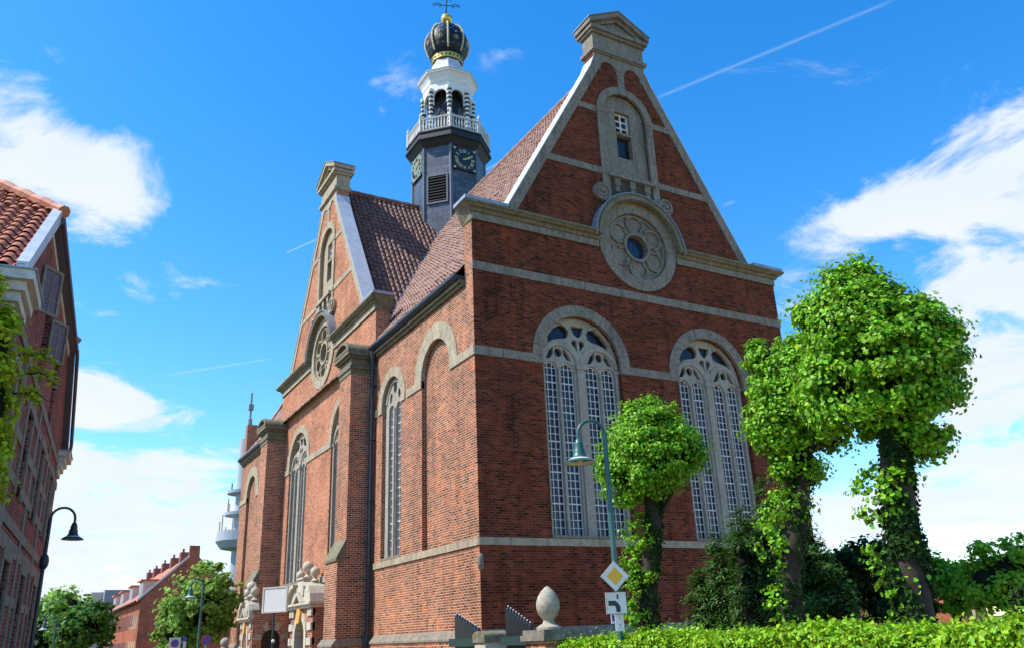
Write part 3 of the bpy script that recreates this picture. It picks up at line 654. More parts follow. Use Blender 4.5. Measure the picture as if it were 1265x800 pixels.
# nave, street-facing slope
eave_x, eave_z, kx = -.30, 12.86, .85; kz = RZ-SL*(C7-kx)
def nave_slope(side, y0, y1, name):
    mb = MB(); sg = side
    X = lambda x: x if sg > 0 else WD-x
    p0 = Vector((X(eave_x), y0, eave_z)); p1 = Vector((X(kx), y0, kz)); p2 = Vector((X(C7), y0, RZ))
    for a_, b_ in ((p0, p1), (p1, p2)):
        d = b_-a_; s = d.normalized(); nn = Vector((-s.z if sg > 0 else s.z, 0, abs(s.x)))
        pantile(mb, a_, (0, 1, 0), s, nn, y1-y0, d.length)
    return mb.build(name, 'tile_pink', CH, smooth=True, recalc=False)
nr1 = nave_slope(1, .58, LEN-.58, 'nave_roof')
mb = MB(); mb.add([(WD-eave_x, .58, eave_z), (WD-eave_x, LEN-.58, eave_z), (C7, LEN-.58, RZ), (C7, .58, RZ)], [(0, 1, 2, 3)]); mb.build('rear_roof_slope', 'tile', CH)
mb = MB(); mb.tube([(C7, .5+.35*i, RZ+.02) for i in range(int((LEN-1)/.35))], [.13+.02*(i % 2) for i in range(int((LEN-1)/.35))], 8); mb.build('ridge_tiles', 'tile_pink', nr1)
# transept roof: two slopes running into the nave
hwT = (T1-T0)/2; SLT = (RZ+.12-13.2)/(hwT-.5)
def tr_slope(sg, name):
    mb = MB(); p0 = Vector((.5, TC-sg*(hwT-.5), 13.2)); p1 = Vector((.5, TC, RZ+.12)); d = p1-p0; s = d.normalized()
    pantile(mb, p0, (1, 0, 0), s, Vector((0, -sg*s.z, abs(s.y))), 6.5, d.length, tw=.27, th=.36, amp=.05, step=.045); return mb.build(name, 'tile', CH, smooth=True, recalc=False)
tr1 = tr_slope(1, 'side_roof'); tr_slope(-1, 'side_roof')
mb = MB(); mb.tube([(.5+.35*i, TC, RZ+.14) for i in range(19)], [.13+.02*(i % 2) for i in range(19)], 8); mb.build('ridge_tiles', 'tile', tr1)
# lead valley between the two roofs
mb = MB(); a = Vector((.9, TC-hwT+1.5, 14.55)); 
kv = [(C7-q/SL+ .0, TC-q/SLT, RZ-q) for q in (9.9, 7, 4, 1.5)]
mb.tube([(x-.02, y-.02, z+.03) for x, y, z in kv], .07, 6); mb.build('valley_flashing', 'lead', CH)
# gutters with brick corbel course below
for y0, y1 in ((.6, T0-.02), (T1+.02, LEN-.05)):
    mb = MB(); prof = [(0, -.10), (-.28, -.10), (-.37, .0), (-.38, .1), (-.32, .1), (-.30, .02), (0, .02)]
    n = len(prof); P = [(x, y, 12.80+z) for y in (y0, y1) for x, z in prof]
    mb.add(P, [(i, (i+1) % n, n+(i+1) % n, n+i) for i in range(n)] + [tuple(range(n)), tuple(reversed(range(n, 2*n)))]); g = mb.build('gutter', 'gutter', CH)
    mb = MB(); mb.box(-.10, .05, y0, y1, 12.46, 12.69, ); mb.box(-.2, -.1, y0, y1, 12.58, 12.69); mb.build('eaves_course', 'stone_moss', g)
# downpipe in the corner
mb = MB(); mb.lathe((-.17, T0-.2, 12.1), [(.075, 0), (.12, .18), (.19, .5), (.2, .6)], 12); mb.tube([(-.17, T0-.2, 12.2), (-.17, T0-.2, 2.0), (-.24, T0-.25, 1.6), (-.3, T0-.25, 1.3), (-.3, T0-.25, 0)], .075, 10)
dp = mb.build('downpipe', 'gutter', CH, smooth=True)
mb = MB()
for z in (4.2, 6.6, 9.0, 11.2): mb.lathe((-.17, T0-.2, z), [(.095, 0), (.095, .06)], 10); mb.box(-.17, 0, T0-.23, T0-.17, z, z+.05)
mb.build('pipe_bracket', 'iron', dp)

# pilasters with segmental stone caps and sloped feet
def pilaster(y0, y1, inner):
    d = 1.0
    mb = MB(); mb.box(-d, 0, y0, y1, 0, 11.78); ps = mb.build('pilaster', 'brick', CH)
    mb = MB(); mb.box(-d-.03, .0, y0-.03, y1+.03, 11.78, 11.98); mb.box(-d-.08, .0, y0-.08, y1+.08, 11.98, 12.1); mb.box(-d-.02, .0, y0-.02, y1+.02, 12.1, 12.42)
    mb.box(-d-.12, .0, y0-.12, y1+.12, 12.42, 12.52); mb.box(-d-.22, .0, y0-.22, y1+.22, 12.52, 12.68); cp = mb.build('capital', 'stone_moss', ps)
    c = (y0+y1)/2; h = (y1-y0)/2+.24
    seg = lambda r: [(c-r*math.cos(PI*i/16), 12.68+.52*r/h*math.sin(PI*i/16)) for i in range(17)]
    mb = MB(); mb.plate(FS, seg(h) , [[(x, z+.035) for x, z in seg(h-.24)][1:-1]], 0, d+.24); mb.plate(FS, [(x, z+.02) for x, z in seg(h-.2)], [], .0, d+.05); mb.build('segmental_pediment', 'stone_moss', cp)
    # thicker foot with sloped stone weathering
    e = 1.32; zt = 4.45
    mb = MB(); mb.box(-e, -d, y0, y1, 0, zt); ft = mb.build('buttress_foot', 'brick', ps)
    mb = MB(); P = [(-e-.06, zt), (-e-.06, zt+.1), (-d, zt+.8), (-d, zt)]; mb.plate(Fr((0, 0, 0), (1, 0, 0), (0, 0, 1), (0, 1, 0)), P, [], y0-.04, y1+.04); mb.build('sloped_cap', 'stone_moss', ft)
    mb = MB(); mb.box(-e-.12, 0, y0-.12, y1+.12, 0, 1.45); mb.build('foot_plinth', 'brick', ps)
    mb = MB(); mb.plate(Fr((0, 0, 0), (1, 0, 0), (0, 0, 1), (0, 1, 0)), [(-e-.16, 1.45), (-e-.16, 1.52), (-e, 1.72), (.0, 1.72), (.0, 1.45)], [], y0-.16, y1+.16); mb.build('plinth_cap', 'stone_grey', ps)
pilaster(T0+.02, 10.36, 1); pilaster(22.45, 23.85, -1)

# portals
def portal(c, FS=FS, D=.5):
    mb = MB()
    mb.plate(FS, [(c-1.7, .0), (c-1.7, 3.05), (c+1.7, 3.05), (c+1.7, 0), (c+.72, 0)] + [(c+.72*math.cos(PI*i/14), 1.9+.72*math.sin(PI*i/14)) for i in range(15)] + [(c-.72, 0)], [], 0, D)
    po = mb.build('portal', 'brick', CH)
    mb = MB(); mb.ring(FS, c, 1.9, .715, 1.0, 0, PI, 9, .1, D+.09, gap=.012)
    for s in (-1, 1): mb.box(c+s*.86-.145, c+s*.86+.145, 0, 1.9, .1, D+.08, FS)
    mb.build('door_arch', 'stone_pale', po)
    mb = MB(); mb.plate(FS, arch(c, .715, 0, 1.9, 14), [], .05, .15); mb.build('door', 'wood_dark', po)
    for s in (-1, 1):
        for z in (.35, .95, 1.55, 2.15, 2.72): w = .5 if z in (.95, 2.15) else .32; mb = MB(); mb.box(c+s*1.7-(w if s > 0 else 0), c+s*1.7+(w if s < 0 else 0), z, z+.3, D-.1, D+.08, FS); mb.box(c+s*1.05-(0 if s > 0 else .28), c+s*1.05+(.28 if s > 0 else 0), z, z+.28, D-.1, D+.07, FS); mb.build('quoin_block', 'stone_pale', po)
    mb = MB(); mb.plate(FS, [(c-.16, 2.45), (c-.3, 2.85), (c, 3.35), (c+.3, 2.85), (c+.16, 2.45)], [], D, D+.17); mb.build('cartouche', 'ochre', po)
    mb = MB(); mb.box(c-1.85, c+1.85, 3.05, 3.18, 0, D+.16, FS); mb.box(c-1.95, c+1.95, 3.18, 3.28, 0, D+.26, FS)
    for s in (-1, 1):
        P = [(1.95, 3.28), (1.82, 3.62), (1.55, 3.93), (1.2, 4.1), (.85, 4.12), (.85, 3.98), (1.15, 3.95), (1.42, 3.8), (1.64, 3.55), (1.72, 3.28)]
        mb.plate(FS, [(c+s*x, z) for x, z in P], [], .0, D+.22)
        mb.plate(FS, [(c+s*x, z) for x, z in ((1.72, 3.28), (1.64, 3.55), (1.42, 3.8), (1.15, 3.95), (.7, 3.98), (.0, 3.5), (0, 3.28))], [], 0, D+.05)
        mb.plate(FS, [(c+s*x, z) for x, z in ((0, 3.62), (.62, 3.2), (.62, 3.32), (0, 3.78))], [], .0, D+.27)
    mb.build('broken_pediment', 'stone_pale', po)
    mb = MB(); mb.box(c-.42, c+.42, 3.6, 4.28, .02, D+.1, FS); mb.box(c-.5, c+.5, 4.28, 4.36, .0, D+.16, FS); mb.build('pedestal', 'stone_pale', po)
    for dx, zb, r in ((0, 4.36, .25), (-1.12, 4.12, .21), (1.12, 4.12, .21)):
        p = FS(c+dx, zb, D*.6); mb = MB(); mb.lathe(p, [(.17, 0), (.19, .05), (.09, .12), (.08, .2), (.11, .24)], 12); mb.ball(p + Vector((0, 0, .22+r)), r); mb.lathe(p + Vector((0, 0, .2+2*r)), [(.07, 0), (.04, .08), (.005, .16)], 8)
        mb.build('ball_finial', 'stone_pale', po, smooth=True)
portal(16.2)
portal(0, Fr((-1.45, 21.08, 0), (0, .64, 0), (0, 0, .88), (-1, 0, 0)), .27)
# small porch annex in shade between the portals
PY0, PY1 = 19.83, 22.3
mb = MB(); mb.plate(Fr((0, PY0, 0), (1, 0, 0), (0, 0, 1), (0, -1, 0)), [(-1.74, 0), (-1.74, 3.1), (-.002, 3.1), (-.002, 0), (-.41, 0)] + [(-.86+.45*math.cos(PI*i/12), 1.85+.45*math.sin(PI*i/12)) for i in range(13)] + [(-1.31, 0)], [], -.3, 0)
mb.box(-1.74, -1.44, PY0+.302, PY1, 0, 3.1); pc = mb.build('porch', 'brick', CH)
mb = MB(); mb.box(-1.82, 0, PY0-.08, PY1, 3.102, 3.2); mb.build('roof_slab', 'stone_grey', pc)
for k in range(7):
    a0 = PI*k/7
    if k % 2 == 0: mb = MB(); mb.ring(Fr((0, PY0, 0), (1, 0, 0), (0, 0, 1), (0, -1, 0)), -.86, 1.85, .45, .82, a0+.03, a0+PI/7-.03, 1, -.05, .04, seg=3); mb.build('arch_stone', 'stone', pc)
mb = MB(); mb.box(-1.32, -.4, PY0+.24, PY0+.28, 0, 2.35); mb.build('door', 'wood_dark', pc)
# carved corner stone on the near corner
mb = MB(); mb.lathe((.03, .02, 3.38), [(.02, 0), (.07, .05), (.10, .16), (.08, .28), (.10, .36), (.05, .46), (.01, .48)], 10); mb.build('corner_carving', 'stone_grey', CH, smooth=True)

# ------------------------------------------------------------------ clock tower (parts of the church)
AX = Vector((7.05, TC, 0)); O8 = R_(22.5)
def octz(prof): return MB().lathe(AX, prof, 8, O8)
def of(k, ap): # frame on octagon face k (0 = -Y face, then towards -X)
    a = -PI/2 - k*PI/4; n = Vector((math.cos(a), math.sin(a), 0)); u = Vector((-n.y, n.x, 0)); return Fr(AX + n*ap, u, (0, 0, 1), n)
RT = 2.1; AP = RT*math.cos(PI/8)
tw = octz([(RT, 20), (RT, 27.75)]).build('clock_tower', 'slate', CH)
mb = MB()
for k in range(8): 
    a = O8+k*PI/4; p = AX+Vector((RT*math.cos(a), RT*math.sin(a), 0)); mb.tube([p+Vector((0, 0, 20)), p+Vector((0, 0, 27.75))], .085, 6)
mb.build('corner_boards', 'slate_trim', tw)
for k in range(1, 8, 2):
    f = of(k, AP); mb = MB(); mb.box(-.62, .62, 24.05, 24.15, 0, .08, f); mb.box(-.62, .62, 25.78, 25.88, 0, .08, f); mb.box(-.62, -.54, 24.15, 25.78, 0, .08, f); mb.box(.54, .62, 24.15, 25.78, 0, .08, f); lv = mb.build('louvre', 'slate_trim', tw)
    mb = MB(); mb.box(-.54, .54, 24.15, 25.78, .005, .01, f); 
    for i in range(9): z = 24.2+i*.178; mb.add([f(x, z+dz, w) for x in (-.54, .54) for dz, w in ((.0, .085), (.12, .012), (.14, .022), (.02, .095))], [(0, 1, 2, 3), (7, 6, 5, 4), (0, 4, 5, 1), (1, 5, 6, 2), (2, 6, 7, 3), (3, 7, 4, 0)])
    mb.build('slats', 'black', lv)
NUM = ['XII', 'I', 'II', 'III', 'IIII', 'V', 'VI', 'VII', 'VIII', 'IX', 'X', 'XI']
def clock(k):
    f = of(k, AP); zc = 26.85; h = .72
    mb = MB(); mb.box(-h, h, zc-h, zc+h, .06, .12, f); ck = mb.build('clock', 'verdigris' if k in (2, 6) else 'black', tw)
    mb = MB(); 
    def stroke(x0, y0, x1, y1, w):
        d = Vector((x1-x0, y1-y0)); n_ = Vector((-d.y, d.x)).normalized()*w/2; mb.plate(f, [(x0+n_.x, zc+y0+n_.y), (x1+n_.x, zc+y1+n_.y), (x1-n_.x, zc+y1-n_.y), (x0-n_.x, zc+y0-n_.y)], [], .121, .135)
    for i, s in enumerate(NUM):
        a = PI/2 - i*PI/6; rad = Vector((math.cos(a), math.sin(a))); tan = Vector((rad.y, -rad.x)); wd = {'I': .055, 'V': .12, 'X': .12}; tot = sum(wd[q] for q in s); x = -tot/2
        def P(tx, r): q = rad*r + tan*tx; return q.x, q.y
        for q in s:
            w = wd[q]; m0 = x+w/2
            if q == 'I': stroke(*P(m0, .42), *P(m0, .62), .034)
            elif q == 'V': stroke(*P(m0, .42), *P(m0-.045, .62), .034); stroke(*P(m0, .42), *P(m0+.045, .62), .028)
            else: stroke(*P(m0-.045, .42), *P(m0+.045, .62), .034); stroke(*P(m0+.045, .42), *P(m0-.045, .62), .028)
            x += w
    for sx_ in (-1, 1):
        for sz_ in (-1, 1): mb.plate(f, circ(sx_*.62, zc+sz_*.62, .075, 12), [], .121, .14)
    mb.build('numerals', 'gold_dull' if k in (0, 4) else 'black', ck)
    mb = MB()
    for ang, L, w in ((R_(32), .62, .06), (R_(24), .44, .085)):
        d = Vector((math.cos(ang), math.sin(ang))); n_ = Vector((-d.y, d.x))
        mb.plate(f, [(p.x, zc+p.y) for p in (-d*.14+n_*w/2, d*L*.75+n_*w*.7, d*L, d*L*.75-n_*w*.7, -d*.14-n_*w/2)], [], .15 if L > .5 else .14, .16 if L > .5 else .149)
    mb.plate(f, circ(0, zc, .07, 12), [], .13, .17); mb.build('clock_hands', 'gold', ck)
for k in (0, 2, 4, 6): clock(k)
octz([(RT+.03, 27.7), (2.42, 28.08), (2.55, 28.12), (2.55, 28.2), (2.46, 28.25), (2.44, 28.55), (2.5, 28.58), (2.5, 28.66)]).build('gallery_cove', 'black_cove', tw)
# gallery balustrade
mb = MB(); GR = 2.38
vs = [AX+Vector((GR*math.cos(O8+k*PI/4), GR*math.sin(O8+k*PI/4), 0)) for k in range(8)]
for k in range(8):
    a, b = vs[k], vs[(k+1) % 8]
    for z, r in ((28.74, .05), (29.5, .065)): mb.tube([a+Vector((0, 0, z)), b+Vector((0, 0, z))], r, 6)
    for j in range(1, 10):
        p = a.lerp(b, j/10); mb.lathe(p+Vector((0, 0, 28.72)), [(.03, 0), (.055, .14), (.05, .3), (.03, .55), (.045, .76)], 6)
gl = mb.build('gallery', 'offwhite', CH)
for k in range(8):
    mb = MB(); p = vs[k]; mb.box(p.x-.075, p.x+.075, p.y-.075, p.y+.075, 28.66, 29.62); mb.lathe(p+Vector((0, 0, 29.62)), [(.03, 0), (.09, .08), (.075, .18), (.02, .3), (.005, .42)], 8); mb.build('gallery_post', 'offwhite', gl)
octz([(2.4, 28.66), (2.4, 28.69)]).build('gallery_floor', 'lead', gl)
# lantern: arcade with striped columns
LR = 1.5; LA = LR*math.cos(PI/8); hwf = LR*math.sin(PI/8)
mb = MB()
for k in range(8):
    f = of(k, LA); mb.plate(f, [(-hwf, 31.0), (-hwf, 32.5), (hwf, 32.5), (hwf, 31.0), (.40, 31.0)] + [(.40*math.cos(PI*i/10), 31.62+.40*math.sin(PI*i/10)) for i in range(11)] + [(-.40, 31.0)], [], -.14, 0)
lan = mb.build('lantern', 'white', CH)
for k in range(8):
    mb = MB(); md = MB(); a = O8+k*PI/4; p = AX+Vector((LR*math.cos(a), LR*math.sin(a), 0)); z = 28.7
    mb.lathe(p, [(.13, 28.7), (.13, 31.95), (.16, 32.0), (.16, 32.1)], 10)
    for j in range(9): md.lathe(p, [(.138, 29.35+j*.30), (.155, 29.39+j*.30), (.155, 29.46+j*.30), (.138, 29.5+j*.30)], 10)
    mb.build('column', 'white', lan, smooth=True); md.build('column_stripes', 'black', lan)
octz([(1.15, 28.7), (1.15, 29.9)]).build('bell_floor', 'wood_dark', lan)
octh = octz([(.8, 29.9), (.8, 32.3), (1.33, 32.35), (1.33, 32.45)]).build('lantern_shade_core', 'black', lan)  # dark core added so the lantern arches look shaded inside
mb = MB()
for k in range(8): 
    a = O8+k*PI/4; b = a+PI/4; p = AX+Vector((1.25*math.cos(a), 1.25*math.sin(a), 29.9)); q = AX+Vector((1.25*math.cos(b), 1.25*math.sin(b), 31.6)); mb.tube([p, q], .04, 5)
mb.lathe(AX+Vector((0, 0, 30.5)), [(.62, 0), (.5, .12), (.38, .5), (.32, .8), (.1, .95)], 16); mb.build('bell', 'iron', lan)
octz([(1.38, 32.5), (1.52, 32.5), (1.55, 32.56), (1.60, 32.75), (1.76, 33.05), (1.84, 33.1), (1.84, 33.22)]).build('lantern_cornice', 'white', lan)
octz([(1.88, 33.22), (1.88, 33.26), (1.2, 33.75), (1.02, 34.1), (.92, 34.62), (.85, 34.64)]).build('lantern_roof', 'lead_light', lan)
# imperial crown dome
prof = [(.86, 34.62), (.92, 34.66), (.95, 35.05), (1.02, 35.12), (1.16, 35.45), (1.28, 35.85), (1.31, 36.2), (1.24, 36.65), (1.06, 37.05), (.8, 37.35), (.5, 37.52), (.2, 37.6)]
cr = MB().lathe(AX, prof, 32).build('crown', 'blackblue', CH, smooth=True)
MB().lathe(AX, [(.955, 34.68), (.975, 34.7), (.985, 35.02), (.96, 35.05)], 32).build('crown_band', 'gold', cr)
mb = MB()
for k in range(24):
    a = 2*PI*k/24; p = AX+Vector((.985*math.cos(a), .985*math.sin(a), 34.86)); n = Vector((math.cos(a), math.sin(a), 0)); u = Vector((-n.y, n.x, 0)); f = Fr(p, u, (0, 0, 1), n)
    w = .075 if k % 2 else .05; mb.plate(f, [(-w, 0), (0, .09), (w, 0), (0, -.09)], [], -.02, .02)
mb.build('crown_band_jewels', 'black', cr)
def cpos(a, z, d=0.0):
    for (r0, z0), (r1, z1) in zip(prof, prof[1:]):
        if z0 <= z <= z1: r = r0+(r1-r0)*(z-z0)/max(z1-z0, 1e-6); return AX+Vector(((r+d)*math.cos(a), (r+d)*math.sin(a), z))
    return AX+Vector((0, 0, z))
mb = MB(); mr_ = MB(); mbl = MB()
for k in range(8):
    a = O8+k*PI/4
    for z in np.arange(35.3, 37.6, .115): mb.ball(cpos(a, float(z), .05), .068, 8)
    c = a+PI/8
    for j in range(8): th = 2*PI*j/8; mb.ball(cpos(c+.11*math.cos(th), 35.95+.13*math.sin(th), .02), .032, 6)
    mb.ball(cpos(c, 35.95, .03), .055, 8)
    mb.ball(cpos(c-.14, 35.55, .02), .03, 6); mb.ball(cpos(c+.14, 35.55, .02), .03, 6); mb.ball(cpos(c, 36.35, .02), .04, 6)
    for (zz0, zz1) in ((36.4, 36.9), (36.9, 37.3)):
        P = [cpos(c+s*w, z, .012) for s, w, z in ((-1, .16, zz0), (1, .16, zz0), (1, .12, zz1), (-1, .12, zz1))]; (mbl if k % 2 == 0 or zz0 < 36.6 else mr_).add(P, [(0, 1, 2, 3)])
    for s in (-1, 1): P = [cpos(c+s*.26, 35.5, .01), cpos(c+s*.33, 35.5, .01), cpos(c+s*.33, 36.6, .012), cpos(c+s*.2, 36.6, .012)]; mbl.add(P, [(0, 1, 2, 3)])
mb.build('crown_pearls', 'gold_dull', cr); mr_.build('crown_red_fields', 'red_enamel', cr); mbl.build('crown_blue_fields', 'blue', cr)
MB().lathe(AX, [(.22, 37.58), (.26, 37.64), (.16, 37.78), (.14, 37.9)], 16).build('orb_foot', 'red_enamel', cr)
MB().ball(AX+Vector((0, 0, 38.25)), .37, 20).build('orb', 'gold', cr, smooth=True)
mb = MB(); mb.tube([AX+Vector((0, 0, z)) for z in (38.6, 39.2, 40.9)], .035, 6)
vd = Vector((math.cos(R_(-20)), math.sin(R_(-20)), 0)); va = Vector((-vd.y, vd.x, 0))
for d_ in (vd, va):
    for s in (-1, 1):
        mb.tube([AX+Vector((0, 0, 39.35)), AX+d_*s*.78+Vector((0, 0, 39.35))], .028, 6)
        mb.tube([AX+d_*s*(.55+.2*math.cos(t))+Vector((0, 0, 39.35+.16*math.sin(t))) for t in np.linspace(-.2, 4.4, 10)], .022, 5)
        mb.tube([AX+d_*s*(.78+.08*math.sin(t))+Vector((0, 0, 39.35+.12*math.cos(t))) for t in np.linspace(0, PI, 6)], .022, 5)
for s in (-1, 1): mb.tube([AX+vd*s*x+Vector((0, 0, z)) for x, z in ((.02, 39.9), (.2, 40.0), (.32, 39.85), (.25, 39.7))], .022, 5)
mb.build('weather_vane', 'iron', CH)

# ------------------------------------------------------------------ foliage tools
def leaves(name, pts, nrm, size, mat, parent, wide=.8, jitter=.45, droop=.25):
    n = len(pts); L = size*rng.uniform(1-jitter, 1+jitter, n)[:, None]
    nv = nrm + rng.normal(0, .55, (n, 3)); nv /= np.linalg.norm(nv, axis=1)[:, None]+1e-9
    r = rng.normal(0, 1, (n, 3)); r[:, 2] -= droop*2; d = r - nv*(r*nv).sum(1)[:, None]; d /= np.linalg.norm(d, axis=1)[:, None]+1e-9
    s = np.cross(nv, d); W_ = L*wide*.5
    base = pts - d*L*.5; tip = pts + d*L*.5 - nv*L*.08
    l1 = pts - d*L*.22 + s*W_ + nv*L*.07; l2 = pts + d*L*.16 + s*W_*.78 + nv*L*.05; r1 = pts - d*L*.22 - s*W_ + nv*L*.07; r2 = pts + d*L*.16 - s*W_*.78 + nv*L*.05
    V = np.stack([base, l1, l2, tip, r2, r1], 1).reshape(-1, 3).astype(np.float32)
    idx = np.arange(n)[:, None]*6; F = np.concatenate([idx+np.array([[0, 1, 2, 3]]), idx+np.array([[0, 3, 4, 5]])], 1).reshape(-1).astype(np.int32)
    me = bpy.data.meshes.new(name); me.vertices.add(n*6); me.vertices.foreach_set('co', V.ravel()); me.loops.add(n*8); me.loops.foreach_set('vertex_index', F)
    me.polygons.add(n*2); me.polygons.foreach_set('loop_start', np.arange(0, n*8, 4, dtype=np.int32)); me.polygons.foreach_set('loop_total', np.full(n*2, 4, dtype=np.int32)); me.update(); me.validate()
    me.materials.append(M[mat]); o = bpy.data.objects.new(name, me); COL.objects.link(o)
    if parent: o.parent = parent
    return o
def clump_points(blobs, nclump, nleaf, sig, shell=.66, sprig=.25):
    """blobs: (centre, radii) in local coords. Leaf clumps on and inside the blobs."""
    vol = np.array([b[1][0]*b[1][1]*b[1][2] for b in blobs])**.67; pr = vol/vol.sum(); P = []; Nn = []
    per = max(1, nleaf//nclump)
    for i in range(nclump):
        b = blobs[rng.choice(len(blobs), p=pr)]; c, rad = np.array(b[0], float), np.array(b[1], float)
        d = rng.normal(0, 1, 3); d /= np.linalg.norm(d); r = rng.uniform(shell, 1.0)**.6; spr = rng.uniform() < sprig; r = rng.uniform(1.0, 1.24) if spr else r
        cc = c + d*rad*r; sg = sig*(rng.uniform(.4, .7) if spr else rng.uniform(.6, 1.3)); k = int(per*(rng.uniform(.2, .5) if spr else rng.uniform(.8, 1.5)))
        q = rng.normal(0, 1, (k, 3)); q *= (sg*np.clip(rng.uniform(0, 1.2, (k, 1)), .1, 1.2))/ (np.linalg.norm(q, axis=1)[:, None]+1e-6)*1.6
        q[:, 2] *= .75; P.append(cc+q); o = d*.8 + q/sg*.5 + np.array([0, 0, .5]); Nn.append(o)
    return np.concatenate(P), np.concatenate(Nn)
def limbs(trunk_pts, trunk_r, tips, r0=.07):
    mb = MB(); mb.tube(trunk_pts, trunk_r, 12)
    top = Vector(trunk_pts[-1])
    for t in tips:
        t = Vector(t); s = Vector(trunk_pts[random.choice((-1, -1, -2))]); mid = s.lerp(t, .5) + Vector((random.uniform(-.1, .1), random.uniform(-.1, .1), random.uniform(0, .15)))
        mb.tube([s, mid, t], [r0, r0*.65, r0*.2], 6)
        for _ in range(2):
            e = t + Vector((random.uniform(-.3, .3), random.uniform(-.3, .3), random.uniform(-.1, .35))); mb.tube([mid, mid.lerp(e, .6), e], [r0*.5, r0*.3, r0*.1], 5)
    return mb
def core(blobs, f=.72):  # solid dark shells that stand for the shaded inside of a crown
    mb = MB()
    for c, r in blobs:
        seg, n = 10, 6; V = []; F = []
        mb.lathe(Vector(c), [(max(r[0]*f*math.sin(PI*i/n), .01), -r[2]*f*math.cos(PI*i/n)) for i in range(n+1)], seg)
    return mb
def tree(label, loc, trunk, rad, blobs, nclump, nleaf, lsize, sig, mat, group=None, shoots=None, shoot_n=0, name='linden_tree', cat='tree', tips=None, wide=.85, corefill=0., ivy=0):
    t = thing(name, label, cat, loc, 0, group)
    tips = tips or [tuple(np.array(b[0])+np.array(b[1])*rng.uniform(-.5, .6, 3)) for b in blobs for _ in range(2)]
    limbs(trunk, rad, tips, max(rad[-1]*.55, .03)).build('trunk', 'bark', t, smooth=True)
    P, Nn = clump_points(blobs, nclump, nleaf, sig); cr = leaves('crown', P, Nn, lsize, mat, t, wide)
    if corefill: core(blobs, corefill).build('shade_core', 'foliage_shade', cr, smooth=True)
    if shoots:
        P, Nn = clump_points(shoots, max(6, shoot_n//26), shoot_n, sig*.6, .7, 0); leaves('trunk_shoots', P, Nn, lsize, mat, t, wide)
    if ivy:
        P = []; Q = []
        for _ in range(ivy):
            k = rng.uniform(.9, len(trunk)-1.01); i = int(k); a, b = np.array(trunk[i]), np.array(trunk[i+1]); f_ = k-i; th = rng.uniform(0, 2*PI); rr = (rad[i]*(1-f_)+rad[i+1]*f_)+abs(rng.normal(0, .035)); o = np.array([math.cos(th), math.sin(th), 0])
            if math.sin(th*1.5+a[2]*2.1+k*3) < -.55: continue
            P.append(a+(b-a)*f_+o*rr); Q.append(o+[0, 0, .3])
        leaves('trunk_ivy', np.array(P), np.array(Q), lsize*.9, 'leaf_ivy', t, wide)
    return t

# ------------------------------------------------------------------ near lindens behind the hedge
G1 = 'pollarded lindens behind the hedge'
c1 = at(803, 557, 15.6); b1 = Vector((-1.74, -9.6, 0)); q = c1-b1
tree('small round-headed linden beside the street lamp, in front of the church wall', b1, [(0, 0, 0), (.02, -.02, 1.3), (.1, -.05, 2.4), (q.x*.8, q.y*.8, 3.3), (q.x, q.y, 3.9)], [.22, .19, .17, .15, .10],
     [((q.x, q.y, c1.z), (.82, .82, .8)), ((q.x-.22, q.y+.18, c1.z-.42), (.65, .65, .5)), ((q.x+.3, q.y-.22, c1.z-.1), (.6, .6, .55)), ((q.x, q.y, c1.z+.32), (.6, .6, .58)), ((q.x+.6, q.y-.5, c1.z+.1), (.24, .24, .2)), ((q.x-.6, q.y+.5, c1.z-.3), (.22, .22, .25)), ((q.x+.1, q.y, c1.z+.85), (.22, .22, .16))], 300, 42000, .052, .14, 'leaf_lime', G1,
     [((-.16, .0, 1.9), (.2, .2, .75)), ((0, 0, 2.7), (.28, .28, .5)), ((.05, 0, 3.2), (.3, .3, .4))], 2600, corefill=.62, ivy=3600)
b2 = Vector((-1.21, -12.6, 0)); c2 = at(982, 488, 13.5); q = c2-b2
tree('middle linden with a knotty bare trunk and low leafy shoots, left of the tallest linden', b2, [(0, 0, 0), (-.06, 0, 1.2), (-.02, .05, 2.2), (q.x*.5, q.y*.5, 3.2), (q.x, q.y, 4.1)], [.22, .175, .17, .165, .11],
     [((q.x, q.y, c2.z), (.66, .66, .8)), ((q.x-.15, q.y+.2, c2.z-.4), (.52, .52, .62)), ((q.x+.15, q.y-.1, c2.z+.45), (.5, .5, .52)), ((q.x*.8, q.y*.8, c2.z-1.1), (.36, .36, .32)), ((q.x-.3, q.y+.35, c2.z+.75), (.22, .22, .2)), ((q.x+.35, q.y-.3, c2.z-.75), (.25, .25, .22))], 280, 42000, .056, .14, 'leaf_lime', G1,
     [((-.1, .1, 2.75), (.32, .3, .45)), ((-.25, .1, 1.7), (.2, .2, .5)), ((-.22, .1, 1.1), (.28, .28, .4)), ((.15, 0, 3.3), (.4, .4, .3))], 2200, corefill=.62, ivy=2600)
b3 = Vector((-1.78, -14.9, 0)); c3 = at(1084, 445, 11.3); q = c3-b3
